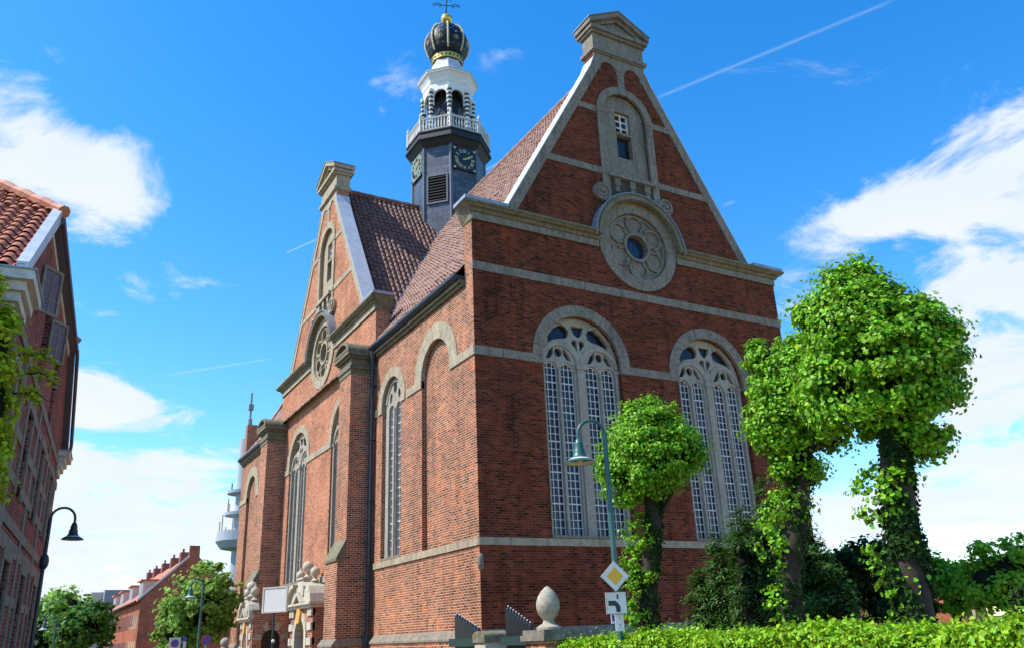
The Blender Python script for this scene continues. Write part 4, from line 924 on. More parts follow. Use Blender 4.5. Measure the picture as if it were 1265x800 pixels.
tree('tallest linden on the right with a thick leaning ivy-covered trunk', b3, [(0, 0, 0), (q.x*.12, q.y*.12, .5), (q.x*.3, q.y*.3, 1.4), (q.x*.5, q.y*.5, 2.3), (q.x*.72, q.y*.72, 3.2), (q.x, q.y, 4.2)], [.34, .26, .225, .21, .19, .13],
     [((q.x, q.y, c3.z), (.80, .80, 1.0)), ((q.x-.12, q.y+.16, c3.z+.62), (.6, .6, .72)), ((q.x-.3, q.y+.36, c3.z-.3), (.55, .55, .75)), ((q.x+.3, q.y-.34, c3.z+.05), (.52, .52, .75)), ((q.x+.12, q.y-.1, c3.z-.7), (.6, .6, .55)), ((q.x+.5, q.y-.56, c3.z-.35), (.22, .22, .3)), ((q.x+.5, q.y-.5, c3.z+.4), (.2, .2, .18)), ((q.x-.42, q.y+.5, c3.z+.75), (.26, .26, .22)), ((q.x-.1, q.y+.1, c3.z+1.32), (.2, .2, .18)), ((q.x+.3, q.y-.3, c3.z-1.1), (.26, .26, .2))], 380, 70000, .060, .155, 'leaf_lime', G1,
     [((.02, .02, 2.45), (.33, .33, .5)), ((.05, 0, 3.1), (.45, .45, .45)), ((-.04, .05, 1.95), (.27, .27, .4)), ((-.2, .1, 1.3), (.2, .2, .2))], 1300, corefill=.62, ivy=8500)

# hedge along the churchyard
HX0, HX1, HY0, HY1, HZ = -3.97, -3.0, -24.0, -10.25, 1.465
hg = thing('hedge', 'long clipped bright green hedge along the churchyard in the foreground', 'hedge', (HX0, HY1, 0))
mb = MB(); mb.box(.06, HX1-HX0-.06, HY0-HY1, -.05, 0, HZ-.07); mb.build('hedge_shade_core', 'foliage_shade', hg)  # solid dark box in place of the hedge's shaded inside
n = 95000; P = np.empty((n, 3)); P[:, 1] = rng.uniform(HY0-HY1, 0, n)
kind = rng.uniform(0, 1, n); wdt = HX1-HX0
P[:, 0] = np.where(kind < .5, rng.normal(.02, .05, n), rng.uniform(0, wdt, n)); P[:, 2] = np.where(kind < .5, HZ - np.abs(rng.normal(0, .35, n)), HZ + rng.normal(0, .035, n))
bumpz = .035*np.sin(P[:, 1]*2.3)+.025*np.sin(P[:, 1]*5.1+1)+.02*np.sin(P[:, 1]*11); P[:, 2] += bumpz; P[:, 0] += .05*np.sin(P[:, 1]*3.7)
up_ = kind > .96; P[up_, 2] += np.abs(rng.normal(0, .06, up_.sum()))
P[:, 2] = np.maximum(P[:, 2], .1)
Nn = np.where((kind < .5)[:, None], np.array([[-.8, 0, .6]]), np.array([[-.1, 0, 1.]]))
leaves('foliage', P, Nn, .052, 'leaf_hedge', hg, .62)
n = 6000; P = np.empty((n, 3)); P[:, 1] = rng.normal(.02, .05, n); P[:, 0] = rng.uniform(0, wdt, n); P[:, 2] = HZ-np.abs(rng.normal(0, .4, n)); P[:, 2] = np.maximum(P[:, 2], .1)
leaves('end_foliage', P, np.tile([0, .6, .5], (n, 1)), .062, 'leaf_hedge', hg, .7)

# yews before the front wall
GY = 'dark yews against the church wall'
for (u, v, d), (h, r), lab in (((893, 705, 17.6), (3.1, .85), 'low dark yew bush at the left end of the yew group'), ((925, 690, 17.4), (3.9, .95), 'dark yew bush with a pointed tip between the low yew and the knotty linden trunk'), ((957, 675, 16.4), (4.4, 1.0), 'tallest dark yew right behind the knotty linden trunk'), ((1003, 700, 15.6), (3.5, .85), 'dark yew to the right of the knotty linden trunk, at the church corner')):
    p = at(u, v, d); yt = thing('yew_bush', lab, 'bush', (p.x, p.y, 0), 0, GY)
    MB().tube([(0, 0, 0), (.02, 0, h*.6)], [.1, .04], 8).build('trunk', 'bark', yt)
    bl = [((0, 0, h*.5), (r*.42, r*.42, h*.5))] + [((r*.62*math.cos(a_), r*.62*math.sin(a_), h*k_/2), (r*.34, r*.34, h*k_/2)) for a_, k_ in ((.3, .8), (1.5, .72), (2.6, .86), (3.7, .64), (4.6, .78), (5.6, .58))]
    P, Nn = clump_points(bl, 420, 34000, .13, .7, .1); P[:, 2] = np.maximum(P[:, 2], .02); fo = leaves('foliage', P, Nn+[0, 0, .6], .085, 'leaf_yew', yt, .34, droop=-.6)
    core(bl, .66).build('shade_core', 'foliage_shade', fo, smooth=True)

# ------------------------------------------------------------------ gate, piers, lamp, signs
pi_ = thing('gate_pier', 'brick gate pier with stone cap carrying a pale egg finial, at the hedge end', 'gate pier', (-3.95, -10.0, 0))
MB().box(-.3, .3, -.3, .3, 0, 1.5).build('shaft', 'brick', pi_)
mb = MB(); mb.box(-.36, .36, -.36, .36, 1.5, 1.58); mb.box(-.33, .33, -.33, .33, 1.58, 1.66); mb.build('cap', 'stone_grey', pi_)
ef = MB().lathe((-3.98, -10.0, 1.662), [(x*.85, z*.9) for x, z in [(.235, 0), (.235, .04), (.19, .065), (.12, .10), (.10, .15), (.115, .17), (.125, .19), (.19, .26), (.225, .36), (.222, .46), (.185, .56), (.12, .65), (.05, .71), (.004, .735)]], 28).build('egg_finial', 'stone_egg', None, smooth=True)
tag(ef, 'pale egg-shaped stone finial on a round foot, on the brick gate pier', 'finial')
sp = thing('gate_post', 'short square stone gate post with rounded cap between the two gate leaves', 'gate post', (-4.1, -8.2, 0))
MB().box(-.2, .2, -.2, .2, 0, 1.5).build('shaft', 'stone_pale', sp)
mb = MB(); mb.plate(Fr((0, 0, 0), (0, 1, 0), (0, 0, 1), (1, 0, 0)), [(-.23, 1.5)] + [(-.23*math.cos(PI*i/10), 1.6+.09*math.sin(PI*i/10)) for i in range(11)] + [(.23, 1.5)], [], -.23, .23); mb.build('cap', 'stone_moss', sp)
def gate(y0, y1, z0, z1, x, lab):
    """leaf from y0 (tall end) to y1 (low, hinged end)"""
    g = thing('gate_leaf', lab, 'gate', (x, y1, 0), 0, 'dark picket gate leaves by the church corner'); n = 9; d = (y0-y1)
    for i in range(n):
        t = i/(n-1); y = d*t; zt = z1+(z0-z1)*t; mb = MB(); mb.box(-.03, .03, y-.05, y+.05, .1, zt); mb.add([(-.03, y-.05, zt), (.03, y-.05, zt), (.03, y+.05, zt), (-.03, y+.05, zt), (0, y, zt+.05)], [(0, 1, 4), (1, 2, 4), (2, 3, 4), (3, 0, 4)]); pk = mb.build('picket', 'black', g)
        MB().ball((0, y, zt+.045), .013, 8).build('tip', 'sign_white', pk)
    mb = MB(); mb.box(-.12, .04, -.08, d+.12, 1.44, 1.58) if d > 0 else mb.box(-.12, .04, d-.12, .08, 1.44, 1.58); mb.build('letter_rail', 'rail_green', g)
    mb = MB(); mb.box(.031, .07, min(0, d), max(0, d), .3, .42); mb.build('bottom_rail', 'black', g)
gate(-8.9, -9.62, 2.02, 1.74, -4.1, 'dark picket gate leaf with white-tipped sloping top, hinged on the egg pier')
gate(-7.0, -7.85, 1.98, 1.72, -4.15, 'dark picket gate leaf with white-tipped sloping top, left of the short stone post')

def street_lamp(label, loc, rz, H, reach, collar=None, mat='green_metal', inner='lamp_inner', group='swan-neck street lamps', s=1.0):
    o = thing('street_lamp', label, 'street lamp', loc, rz, group)
    r = reach/2; pts = [(0, 0, 0), (0, 0, 1.2), (0, 0, H-r)] + [(r-r*math.cos(PI*i/12), 0, H-r+r*math.sin(PI*i/12)) for i in range(1, 13)] + [(reach, 0, H-r-.16*s)]
    MB().tube(pts, [.085*s, .06*s] + [.05*s] + [.036*s]*12 + [.036*s], 12).build('pole', mat, o, smooth=True)
    mb = MB(); mb.lathe((0, 0, 0), [(.12*s, 0), (.12*s, .3), (.1*s, .5), (.085*s, .55)], 14); mb.build('base', mat, o)
    if collar: mb = MB(); mb.lathe((0, 0, collar), [(.05, -.16), (.085, -.1), (.10, 0), (.085, .1), (.05, .16)], 12); mb.build('collar', mat, o, smooth=True)
    z = H-r-.12*s; sh = MB().lathe((reach, 0, z), [(.31*s, -.50*s), (.315*s, -.485*s), (.26*s, -.44*s), (.19*s, -.40*s), (.15*s, -.355*s), (.128*s, -.3*s), (.12*s, -.22*s), (.095*s, -.17*s), (.1*s, -.12*s), (.08*s, -.06*s), (.06*s, 0), (.03*s, .02*s)][::1], 24, cap=False).build('lamp_shade', mat, o, smooth=True)
    MB().lathe((reach, 0, z), [(.302*s, -.495*s), (.24*s, -.425*s), (.12*s, -.36*s), (.02, -.34*s)], 24, cap=False).build('reflector', inner, sh, smooth=True)
    mb = MB(); mb.ball((reach, 0, z-.42*s), .075*s, 12); mb.build('bulb', 'lamp_inner', sh, smooth=True)
    return o
LP = at(764, 800, 11.7); LP = Vector((LP.x-.02, LP.y-.1, 0))
tip = at(716, 555, 11.9)
street_lamp('green swan-neck street lamp carrying the yellow diamond sign, before the church wall', LP, PI-.3, 4.63, .42, group='swan-neck street lamps', s=.72)
# signs on the lamp post
sd = Vector((-.36, -.93, 0)).normalized(); su = Vector((-sd.y, sd.x, 0))
if su.dot(rt) < 0: su = -su
def sfr(u, v, d): p = at(u, v, d); return Fr(p, su, (0, 0, 1), sd)
px = 11.55/1022.8
f = sfr(759.5, 711, 11.58); r = .205
sg = thing('priority_road_sign', 'white-edged yellow diamond sign on the green lamp post', 'traffic sign', f(0, 0, 0))
def loc_fr(fr, o): return Fr(fr.o - Vector(o.location), fr.u, fr.v, fr.w)
lf = loc_fr(f, sg); dia = lambda r: [(0, -r), (r, 0), (0, r), (-r, 0)]
MB().plate(lf, dia(r), [], -.01, .008).build('plate', 'sign_white', sg); MB().plate(lf, dia(r*.60), [], .0085, .012).build('yellow_field', 'sign_yellow', sg)
MB().plate(lf, dia(r*1.0), [dia(r*.955)], .0085, .011).build('edge_line', 'sign_grey', sg)
MB().plate(lf, [(-.05, -.05), (.05, -.05), (.05, .05), (-.05, .05)], [], -.07, -.011).build('bracket', 'sign_grey', sg)
f = sfr(761.5, 744, 11.58); sg = thing('bend_plate', 'white square plate with a thick black bent priority line, under the diamond sign', 'traffic sign', f(0, 0, 0)); lf = loc_fr(f, sg); h = .15
MB().plate(lf, [(-h, -h), (h, -h), (h, h), (-h, h)], [], -.01, .008).build('plate', 'sign_white', sg)
mb = MB(); mb.plate(lf, [(-h*.78, .03), (-h*.1, .03), (.02, .0), (.05, -.05), (.05, -h*.8), (-.012, -h*.8), (-.012, -.06), (-.03, -.035), (-h*.78, -.035)], [], .0085, .012); mb.plate(lf, [(.008, .05), (.032, .05), (.032, h*.75), (.008, h*.75)], [], .0085, .012); mb.build('symbol', 'black', sg)
MB().plate(lf, [(-h, -h), (h, -h), (h, h), (-h, h)], [[(-h+.008, -h+.008), (h-.008, -h+.008), (h-.008, h-.008), (-h+.008, h-.008)]], .0085, .011).build('edge_line', 'black', sg)
f = sfr(765.5, 768, 11.56); sg = thing('route_plate', 'small white plate with a dark arrow, lowest on the lamp post', 'sign', f(0, 0, 0)); lf = loc_fr(f, sg)
MB().plate(lf, [(-.062, -.115), (.062, -.115), (.062, .115), (-.062, .115)], [], -.008, .008).build('plate', 'sign_white', sg)
mb = MB(); mb.plate(lf, [(-.006, -.085), (.006, -.085), (.006, -.04), (.026, -.04), (0, -.005), (-.026, -.04), (-.006, -.04)], [], .0085, .011); mb.plate(lf, [(-.022, .04), (-.012, .04), (0, .085), (.012, .04), (.022, .04), (.006, .098), (-.006, .098)], [], .0085, .011); mb.build('symbol', 'sign_grey', sg)
f = sfr(757.5, 763, 11.62); sg = thing('narrow_plate', 'narrow bluish white plate edge behind the arrow plate on the lamp post', 'sign', f(0, 0, 0)); lf = loc_fr(f, sg)
MB().plate(lf, [(-.03, -.07), (.03, -.07), (.03, .07), (-.03, .07)], [], -.008, .008).build('plate', 'sign_white', sg); MB().plate(lf, [(-.02, -.04), (.02, -.04), (.02, .04), (-.02, .04)], [], .0085, .01).build('symbol', 'sign_blue', sg)

# notice board on a post in front of the side gable
p = at(340, 740, 27.0); nb = thing('notice_board', 'pale square notice board on a thin dark post in front of the side portal', 'notice board', (p.x, p.y, 0))
nbr = Vector((-1, -.75, 0)).normalized(); f = Fr((0, 0, p.z), (-nbr.y, nbr.x, 0), (0, 0, 1), nbr); h = .37
f = Fr(f.o, f.u*1.25, f.v, f.w); MB().plate(f, [(-h, -h), (h, -h), (h, h), (-h, h)], [], -.02, .02).build('board', 'sign_white', nb)
MB().plate(f, [(-h-.03, -h-.03), (h+.03, -h-.03), (h+.03, h+.03), (-h-.03, h+.03)], [[(-h+.02, -h+.02), (h-.02, -h+.02), (h-.02, h-.02), (-h+.02, h-.02)]], -.025, .035).build('frame', 'offwhite', nb)
MB().tube([(0, .05, 0), (0, .05, p.z+h)], .035, 10).build('post', 'gutter', nb)
MB().ball((.0, -.03, 1.72), .06, 10).build('post_knob', 'sign_white', nb)

# ------------------------------------------------------------------ left house with half-hipped gable
BA = R_(5); bn = Vector((math.cos(BA), -math.sin(BA), 0)); bw_ = Vector((math.sin(BA), math.cos(BA), 0)); P0 = Vector((CAMP.x, CAMP.y, 0)) - 2.0*bn
LB = thing('gabled_house', 'dark red brick house with pale stone bands and half-hipped pantile roof at the left edge', 'house', P0, -BA)
# local frame: x = towards the street, y = along the street, z up
FL = Fr((0, 0, 0), (0, 1, 0), (0, 0, 1), (1, 0, 0))
A0, A1, H0, H1, EZ, HZ2 = 14.0, 28.3, 17.1, 25.2, 7.35, 9.84
wl = lambda a0, a1, z0, z1: [(a0, z0), (a0, z1), (a1, z1), (a1, z0)]
wins = []
for ac in (15.4, 18.9, 22.4, 25.9): wins += [(ac-.55, ac+.55, 1.55, 3.3), (ac-.5, ac+.5, 4.5, 6.2)]
for ac in (19.3, 23.0): wins.append((ac-.5, ac+.5, 6.95, 8.6))
mb = MB(); mb.plate(FL, [(A0, 0), (A0, EZ), (H0, HZ2), (H1, HZ2), (A1, EZ), (A1, 0)], [wl(*w) for w in wins], -.4, 0); hw_ = mb.build('wall', 'brick_left', LB)
mb = MB(); mb.box(-9, -.402, A0, A0+.4, 0, EZ); mb.box(-9, -.402, A1-.4, A1, 0, EZ); mb.build('wall', 'brick_left', LB)
mb = MB()
for z in (.9, 1.42, 2.55, 3.45, 3.85, 4.6, 5.35, 6.2, 6.75):
    u = A0
    spans = []
    segs = [(A0, A1)]
    for w in wins:
        if w[2] < z+.2 and w[3] > z:
            ns = []
            for a, b in segs:
                if w[1] <= a or w[0] >= b: ns.append((a, b))
                else: ns += [q for q in ((a, w[0]), (w[1], b)) if q[1]-q[0] > .02]
            segs = ns
    for a, b in segs: mb.box(a, b, z, z+(.2 if z not in (3.45,) else .28), -.05, .025+random.uniform(0, .01), FL)
for w in wins[:8]:
    for s, x in ((-1, w[0]), (1, w[1])): mb.box(min(x, x+s*.22)+(.001), max(x, x+s*.22)-.001, w[2], w[3], -.05, .043, FL)
    mb.box(w[0]-.22, w[1]+.22, w[3]+.001, w[3]+.2, -.05, .05, FL)
for a in (14.02, 16.9, 20.6, 24.1, 27.2): mb.box(a, a+.32, 1.0, 6.7, -.05, .036, FL)
mb.build('stone_bands', 'stone_grey', LB)
for w in wins:
    mb = MB(); mb.box(w[0], w[1], w[2], w[3], -.3, -.26, FL); wn_ = mb.build('window', 'glass_house', LB)
    mb = MB()
    for k in (0, .5, 1): x = w[0]+(w[1]-w[0])*k; mb.box(x-.035, x+.035, w[2], w[3], -.27, -.2, FL)
    for k in range(4): z = w[2]+(w[3]-w[2])*k/3; mb.box(w[0], w[1], z-.025, z+.025, -.27, -.205, FL)
    mb.build('frame', 'offwhite', wn_)
# two opened loft casements, brick relieving strips above/below them
for ac, z in ((16.95, 7.72), (19.75, 7.62)):
    f = Fr((.03, ac, z), (.62, .78, 0), (0, 0, 1), (-.78, .62, 0)); mb = MB(); wd, ht = .5, .95
    mb.plate(f, [(0, 0), (wd, 0), (wd, ht), (0, ht)], [[(.06, .06), (wd-.06, .06), (wd-.06, ht-.06), (.06, ht-.06)]], -.025, .025); mb.box(wd/2-.015, wd/2+.015, .06, ht-.06, -.012, .012, f)
    for k in (1, 2): mb.box(.06, wd-.06, ht*k/3-.013, ht*k/3+.013, -.012, .011, f)
    cs = mb.build('casement', 'stone_grey', LB); MB().box(.05, wd-.05, .05, ht-.05, -.004, .004, f).build('casement_glass', 'glass_brick_reflection', cs)
# roof
pitch = (HZ2-EZ)/(H0-A0); YC = (A0+A1)/2; RZ2 = HZ2+(YC-H0)*pitch; qd = YC-H0
s_ = Vector((0, 1, pitch)).normalized(); n_ = Vector((0, -pitch, 1)).normalized()
def clip_slope(mb, sg):
    """tiled slope facing the near or far side, cut along the hip by simple row lengths"""
    ys = A0-.12; rows = int((YC-ys)/.26)
    for r in range(rows):
        ya, yb = ys+(YC-ys)*r/rows, ys+(YC-ys)*(r+1)/rows; mid = (ya+yb)/2; za = EZ+(ya-A0)*pitch; zb = EZ+(yb-A0)*pitch
        xe = .12 if mid < H0 else .12-(mid-H0); L = 9+xe; per = 6; nc = int(L/.24); V = []; F = []
        for e, (y, z) in enumerate(((ya, za+.05), (yb+.03, zb+.03))):
            for c in range(nc*per+1): x = xe-L*c/(nc*per); a = .045*(math.sin(2*PI*c/per)+.3*math.cos(4*PI*c/per)); V.append((x, y if sg > 0 else 2*YC-y, z+a+.03))
        k = nc*per+1; mb.add(V, [(c, c+1, k+c+1, k+c) for c in range(k-1)])
mb = MB(); clip_slope(mb, 1); rf = mb.build('roof', 'tile_red', LB, smooth=True, recalc=False)
mb = MB(); clip_slope(mb, -1); mb.build('rear_roof_slope', 'tile_red', LB, smooth=True, recalc=False)
mb = MB(); P = [(.2, H0-.05, HZ2-.06), (.2, H1+.05, HZ2-.06), (-qd, YC, RZ2+.05)]; mb.add(P + [(x, y, z-.12) for x, y, z in P], [(0, 1, 2), (5, 4, 3), (0, 3, 4, 1), (1, 4, 5, 2), (2, 5, 3, 0)]); mb.build('hip_slope', 'tile_red', LB)
mb = MB()
for a, b in (((.2, H0-.05, HZ2+.05), (-qd, YC, RZ2+.1)), ((.2, H1+.05, HZ2+.05), (-qd, YC, RZ2+.1)), ((-qd, YC, RZ2+.1), (-9, YC, RZ2+.1))):
    a, b = Vector(a), Vector(b); n = max(2, int((b-a).length/.33)); mb.tube([a.lerp(b, i/n) for i in range(n+1)], [.11 if i % 2 else .14 for i in range(n+1)], 8)
mb.build('ridge_tiles', 'tile_red', LB)
# verge boards, half-hip gutter, downpipe, kneelers
mb = MB(); mb.plate(FL, [(A0-.1, EZ-.2), (A0-.1, EZ+.06), (H0, HZ2+.14), (H0, HZ2-.2)], [], .0, .17); mb.build('verge_board', 'lead_light', LB)
mb = MB(); mb.plate(FL, [(A1+.3, EZ-.22), (A1+.3, EZ+.12), (H1, HZ2+.14), (H1, HZ2-.2)], [], .0, .17); mb.build('verge_board', 'soffit', LB)
mb = MB(); mb.box(.0, .17, H0-.02, H1+.05, HZ2-.26, HZ2-.16); mb.box(.14, .25, H0-.04, H1+.1, HZ2-.22, HZ2-.08); gt = mb.build('gutter', 'soffit', LB)
mb = MB(); mb.box(.0, .05, H0, H1, HZ2-.40, HZ2-.265); mb.build('barge_strip', 'offwhite', LB)
mb = MB(); mb.tube([(.22, H1+.1, HZ2-.16), (.24, H1+.3, HZ2-.3), (.24, A1+.1, EZ+.25), (.2, A1+.25, EZ-.3)], .05, 8); mb.build('downpipe', 'soffit', LB)
for sg_ in (0, 1):
    mb = MB(); Y = (lambda y: y) if sg_ == 0 else (lambda y: A0+A1-y)
    for z, w in ((EZ-.80, .06), (EZ-.64, .13), (EZ-.48, .2), (EZ-.32, .30)):
        ya, yb = sorted((Y(A0-w-.03), Y(A0+.9+w*.6))); mb.box(-9, w, ya, yb, z, z+.155)
    kn = mb.build('eaves_cornice', 'offwhite', LB); ya, yb = sorted((Y(A0-.36), Y(A0+1.11))); MB().box(-9, .33, ya, yb, EZ-.164, EZ-.14).build('flashing', 'lead', kn)
# vine
vn = thing('climbing_vine', 'bright yellow-green climbing plant hanging on the near corner of the left house', 'climbing plant', P0, -BA)
vb = [((-.05, 13.75, 5.9), (.25, .3, .6)), ((.0, 13.85, 5.0), (.28, .4, .8)), ((.05, 14.1, 4.2), (.26, .55, .7)), ((-.45, 13.55, 6.75), (.35, .25, .45))]
P, Nn = clump_points(vb, 170, 11000, .14, .6); leaves('foliage', P, Nn, .075, 'leaf_vine', vn, .8)
mb = MB()
for k in range(5): mb.tube([(.06, 13.9+.2*k, 0), (.08, 13.95+.15*k, 2.5), (.06, 13.9+.12*k, 4.4), (.1, 13.85+.1*k, 5.6)], [.05, .04, .03, .015], 6)
P = []; 
for a, z, L in ((14.3, 6.0, .6), (14.5, 5.75, .65), (14.4, 5.4, .4)):
    mb.tube([(.2, a, z), (.5, a+.2, z+.1), (.5+L*.4, a+.4, z+.02)], [.02, .014, .006], 5)
    for i in range(110): t = random.random(); P.append((.25+L*.75*t+random.gauss(0, .04), a+.4*t+random.gauss(0, .08), z+.1*math.sin(t*3)+random.gauss(0, .06)))
mb.build('stems', 'bark', vn); P = np.array(P); leaves('hanging_shoots', P, np.tile([.2, -.3, .9], (len(P), 1)), .08, 'leaf_vine', vn, .8)
core(vb, .7).build('shade_core', 'foliage_shade', vn, smooth=True)

lp = at(38, 800, 17.9); street_lamp('dark swan-neck street lamp in front of the left brick house', (lp.x, lp.y, 0), .0 - .1, 4.75, .50, collar=3.55, mat='gutter', s=.75)

# ------------------------------------------------------------------ far end of the street
def terrace(label, y0, y1, x0, x1, ez, rz, gable=True):
    o = thing('brick_house', label, 'house', (x0, y0, 0), 0); Lx, Ly = x1-x0, y1-y0; cx = Lx/2
    mb = MB(); P = [(0, 0), (0, ez), (cx-.45, rz-.1), (cx-.45, rz+.9), (cx+.45, rz+.9), (cx+.45, rz-.1), (Lx, ez), (Lx, 0)]
    mb.plate(Fr((0, 0, 0), (1, 0, 0), (0, 0, 1), (0, -1, 0)), P, [wl(1.9, 3.3, ez-3.1, ez-1.5)] , -.3, 0); mb.box(0, .3, .302, Ly, 0, ez); mb.box(Lx-.3, Lx, .302, Ly, 0, ez); mb.box(.302, Lx-.302, Ly-.3, Ly, 0, ez); mb.build('wall', 'brick_house', o)
    mb = MB(); 
    for s in (0, 1):
        X = (lambda x: x) if s == 0 else (lambda x: Lx-x)
        a = (X(-.35), ez-.2); b = (X(cx), rz); mb.add([(a[0], .15, a[1]), (a[0], Ly+.1, a[1]), (b[0], Ly+.1, b[1]), (b[0], .15, b[1]), (a[0], .15, a[1]+.12), (a[0], Ly+.1, a[1]+.12), (b[0], Ly+.1, b[1]+.15), (b[0], .15, b[1]+.15)], [(0, 1, 2, 3), (7, 6, 5, 4), (0, 4, 5, 1), (1, 5, 6, 2), (2, 6, 7, 3), (3, 7, 4, 0)])
    rf = mb.build('roof', 'tile_red', o)
    mb = MB(); mb.plate(Fr((0, 0, 0), (1, 0, 0), (0, 0, 1), (0, -1, 0)), [(-.3, ez-.15), (-.3, ez+.1), (cx-.4, rz+.12), (cx-.4, rz-.12)], [], -.16, .05); mb.build('verge', 'offwhite', o)
    MB().tube([(-.42, .1, ez-.1), (-.42, Ly, ez-.1)], .09, 8).build('gutter', 'gutter', o)
    for y in (Ly*.18, Ly*.36, Ly*.55, Ly*.75, Ly*.93): mb = MB(); mb.box(cx-.4, cx+.4, y-.45, y+.45, rz-.4, rz+.85); mb.box(cx-.2, cx-.02, y-.15, y+.02, rz+.85, rz+1.2); mb.build('chimney', 'brick_far', rf)
    for y in (Ly*.12, Ly*.36, Ly*.62, Ly*.86):
        mb = MB(); mb.box(.35, 2.6, y-1.35, y+1.35, ez+.15, ez+1.75); dm = mb.build('dormer', 'offwhite', o)
        MB().box(.1, 2.9, y-1.5, y+1.5, ez+1.752, ez+1.9).build('dormer_roof', 'tile_red', dm)
        mb = MB()
        for k in (-.85, 0, .85): mb.box(.32, .349, y+k-.36, y+k+.36, ez+.45, ez+1.6)
        mb.build('dormer_window', 'glass_house', dm)
    for k in range(int(Ly/1.3)):
        y = 1.0+k*1.3
        if y > Ly-1: break
        for z0, z1 in ((ez-2.3, ez-1.0), (.9, 2.4)): mb = MB(); mb.box(-.02, .06, y, y+.62, z0, z1); w = mb.build('window', 'glass_house', o); MB().box(-.03, -.005, y+.28, y+.34, z0, z1).build('mullion', 'brick_house', w)
    mb = MB(); mb.box(1.9, 3.3, .12, .2, ez-3.1, ez-1.5); w = mb.build('window', 'glass_house', o); mb = MB(); mb.box(1.9, 1.98, .04, .118, ez-3.1, ez-1.5); mb.box(3.22, 3.3, .04, .118, ez-3.1, ez-1.5); mb.box(1.98, 3.22, .04, .118, ez-1.58, ez-1.5); mb.box(1.98, 3.22, .04, .118, ez-3.1, ez-3.02); mb.box(2.0, 3.2, .105, .119, ez-3.0, ez-1.6); mb.build('window_frame', 'white', w)
terrace('long red brick terrace with red tiled roof, white dormers and a stepped chimney gable', 60, 92, -2.2, 6.0, 5.75, 9.5)
# farther buildings
p = at(100, 750, 118); fb = thing('office_block', 'distant flat-roofed grey and brick office block above the trees', 'office building', (p.x, p.y, 0))
MB().box(0, 9, 0, 14, 0, 8.4).build('wall', 'brick_far', fb); MB().box(-.05, 9.05, -.05, 14, 6.0, 6.5).build('white_band', 'cream', fb); MB().box(3.0, 11, 2, 12, 8.402, 10.2).build('upper_storey', 'concrete_dark', fb)
mb = MB(); mb.box(1.4, 3.0, 4, 10, 8.402, 10.0); mb.build('stair_tower', 'cream', fb)
mb = MB(); mb.box(5.5, 7.6, -.04, 0, 4.0, 5.7); mb.box(1, 3.4, -.04, 0, 4.0, 5.7); mb.build('windows', 'glass_house', fb)
p = at(135, 757, 102); fb = thing('low_tiled_house', 'distant low house with a plain red-brown tiled roof beside the terrace', 'house', (p.x-3.8, p.y, 0))
MB().box(0, 9, 0, 7, 0, 4.6).build('wall', 'cream', fb); mb = MB(); mb.plate(Fr((0, 0, 0), (0, 1, 0), (0, 0, 1), (1, 0, 0)), [(-.4, 4.5), (3.5, 7.2), (7.4, 4.5)], [], -.3, 9.3); mb.build('roof', 'tile', fb)
# telecom tower
p = at(288, 690, 150); ts = 1.0; tt = thing('telecom_tower', 'pale concrete telecom tower with round platforms and a tall mast, behind the church', 'tower', (p.x, p.y, 0))
zt = lambda v: at(284, v, 150).z
X0 = 1.2
MB().lathe((X0, 0, 0), [(1.7, 0), (1.5, zt(560)), (1.5, zt(530))], 24).build('shaft', 'concrete', tt, smooth=True)
mb = MB(); mb.lathe((X0, 0, 0), [(1.5, zt(680)), (3.6, zt(677)), (4.5, zt(668)), (4.3, zt(655)), (1.5, zt(654))], 32); mb.build('lower_pod', 'concrete', tt)
for k, (v, r) in enumerate(((633, 3.3), (604, 3.1))):
    mb = MB(); mb.lathe((X0, 0, 0), [(1.6, zt(v+3)), (r, zt(v+1)), (r, zt(v-3)), (1.6, zt(v-4))], 32); mb.build('platform', 'concrete', tt)
for v, r, nn in ((655, 4.0, 10), (633, 2.9, 8), (604, 2.7, 6)):
    mb = MB()
    for k in range(nn): a = 2*PI*k/nn+.3; h = random.uniform(1.0, 3.4); mb.tube([(X0+r*math.cos(a), r*math.sin(a), zt(v)), (X0+r*math.cos(a), r*math.sin(a), zt(v)+h)], .1, 5)
    mb.build('aerials', 'concrete_dark', tt)
mb = MB(); mb.tube([(X0, 0, zt(535)), (X0, 0, zt(500)), (X0, 0, zt(499)), (X0, 0, zt(462))], [.5, .42, .22, .2], 10); mb.box(X0-.45, X0+.45, -.4, .4, zt(487), zt(479)); mb.build('mast', 'concrete_dark', tt)

# trees down the street and in the background
def far_tree(label, u, v, d, rx, rz_, mat, nleaf=5200, ls=.24, group=None, base=None, name='broadleaf_tree', nb=5, corefill=.58, sig=.42):
    c = at(u, v, d); bl = [((0, 0, c.z), (rx*.8, rx*.8, rz_*.85))]
    for k in range(nb): a = 2*PI*k/nb+random.random(); bl.append(((rx*.5*math.cos(a), rx*.5*math.sin(a), c.z+random.uniform(-.5, .45)*rz_), (rx*.55, rx*.55, rz_*.5)))
    h = c.z-rz_*.3
    return tree(label, (c.x, c.y, 0), [(0, 0, 0), (.03, 0, h*.5), (0, 0, max(h, 1.2))], [.06*rx+.1, .05*rx+.08, .04*rx+.04], bl, 150, int(nleaf*1.35), ls, sig, mat, group, name=name, corefill=corefill)
far_tree('bright green linden between the terrace gable and the church, behind the round red sign', 246, 745, 47, 2.2, 2.7, 'leaf_pale', 9000, .20, name='linden_tree', sig=.34)
far_tree('pale green tree partly behind the left house, beyond the street lamp', 66, 768, 62, 3.0, 2.7, 'leaf_pale', 6000, .26)
far_tree('dark green tree in front of the distant office block at the street end', 101, 782, 42, 1.7, 1.55, 'leaf_deep', 6000, .18, sig=.28)
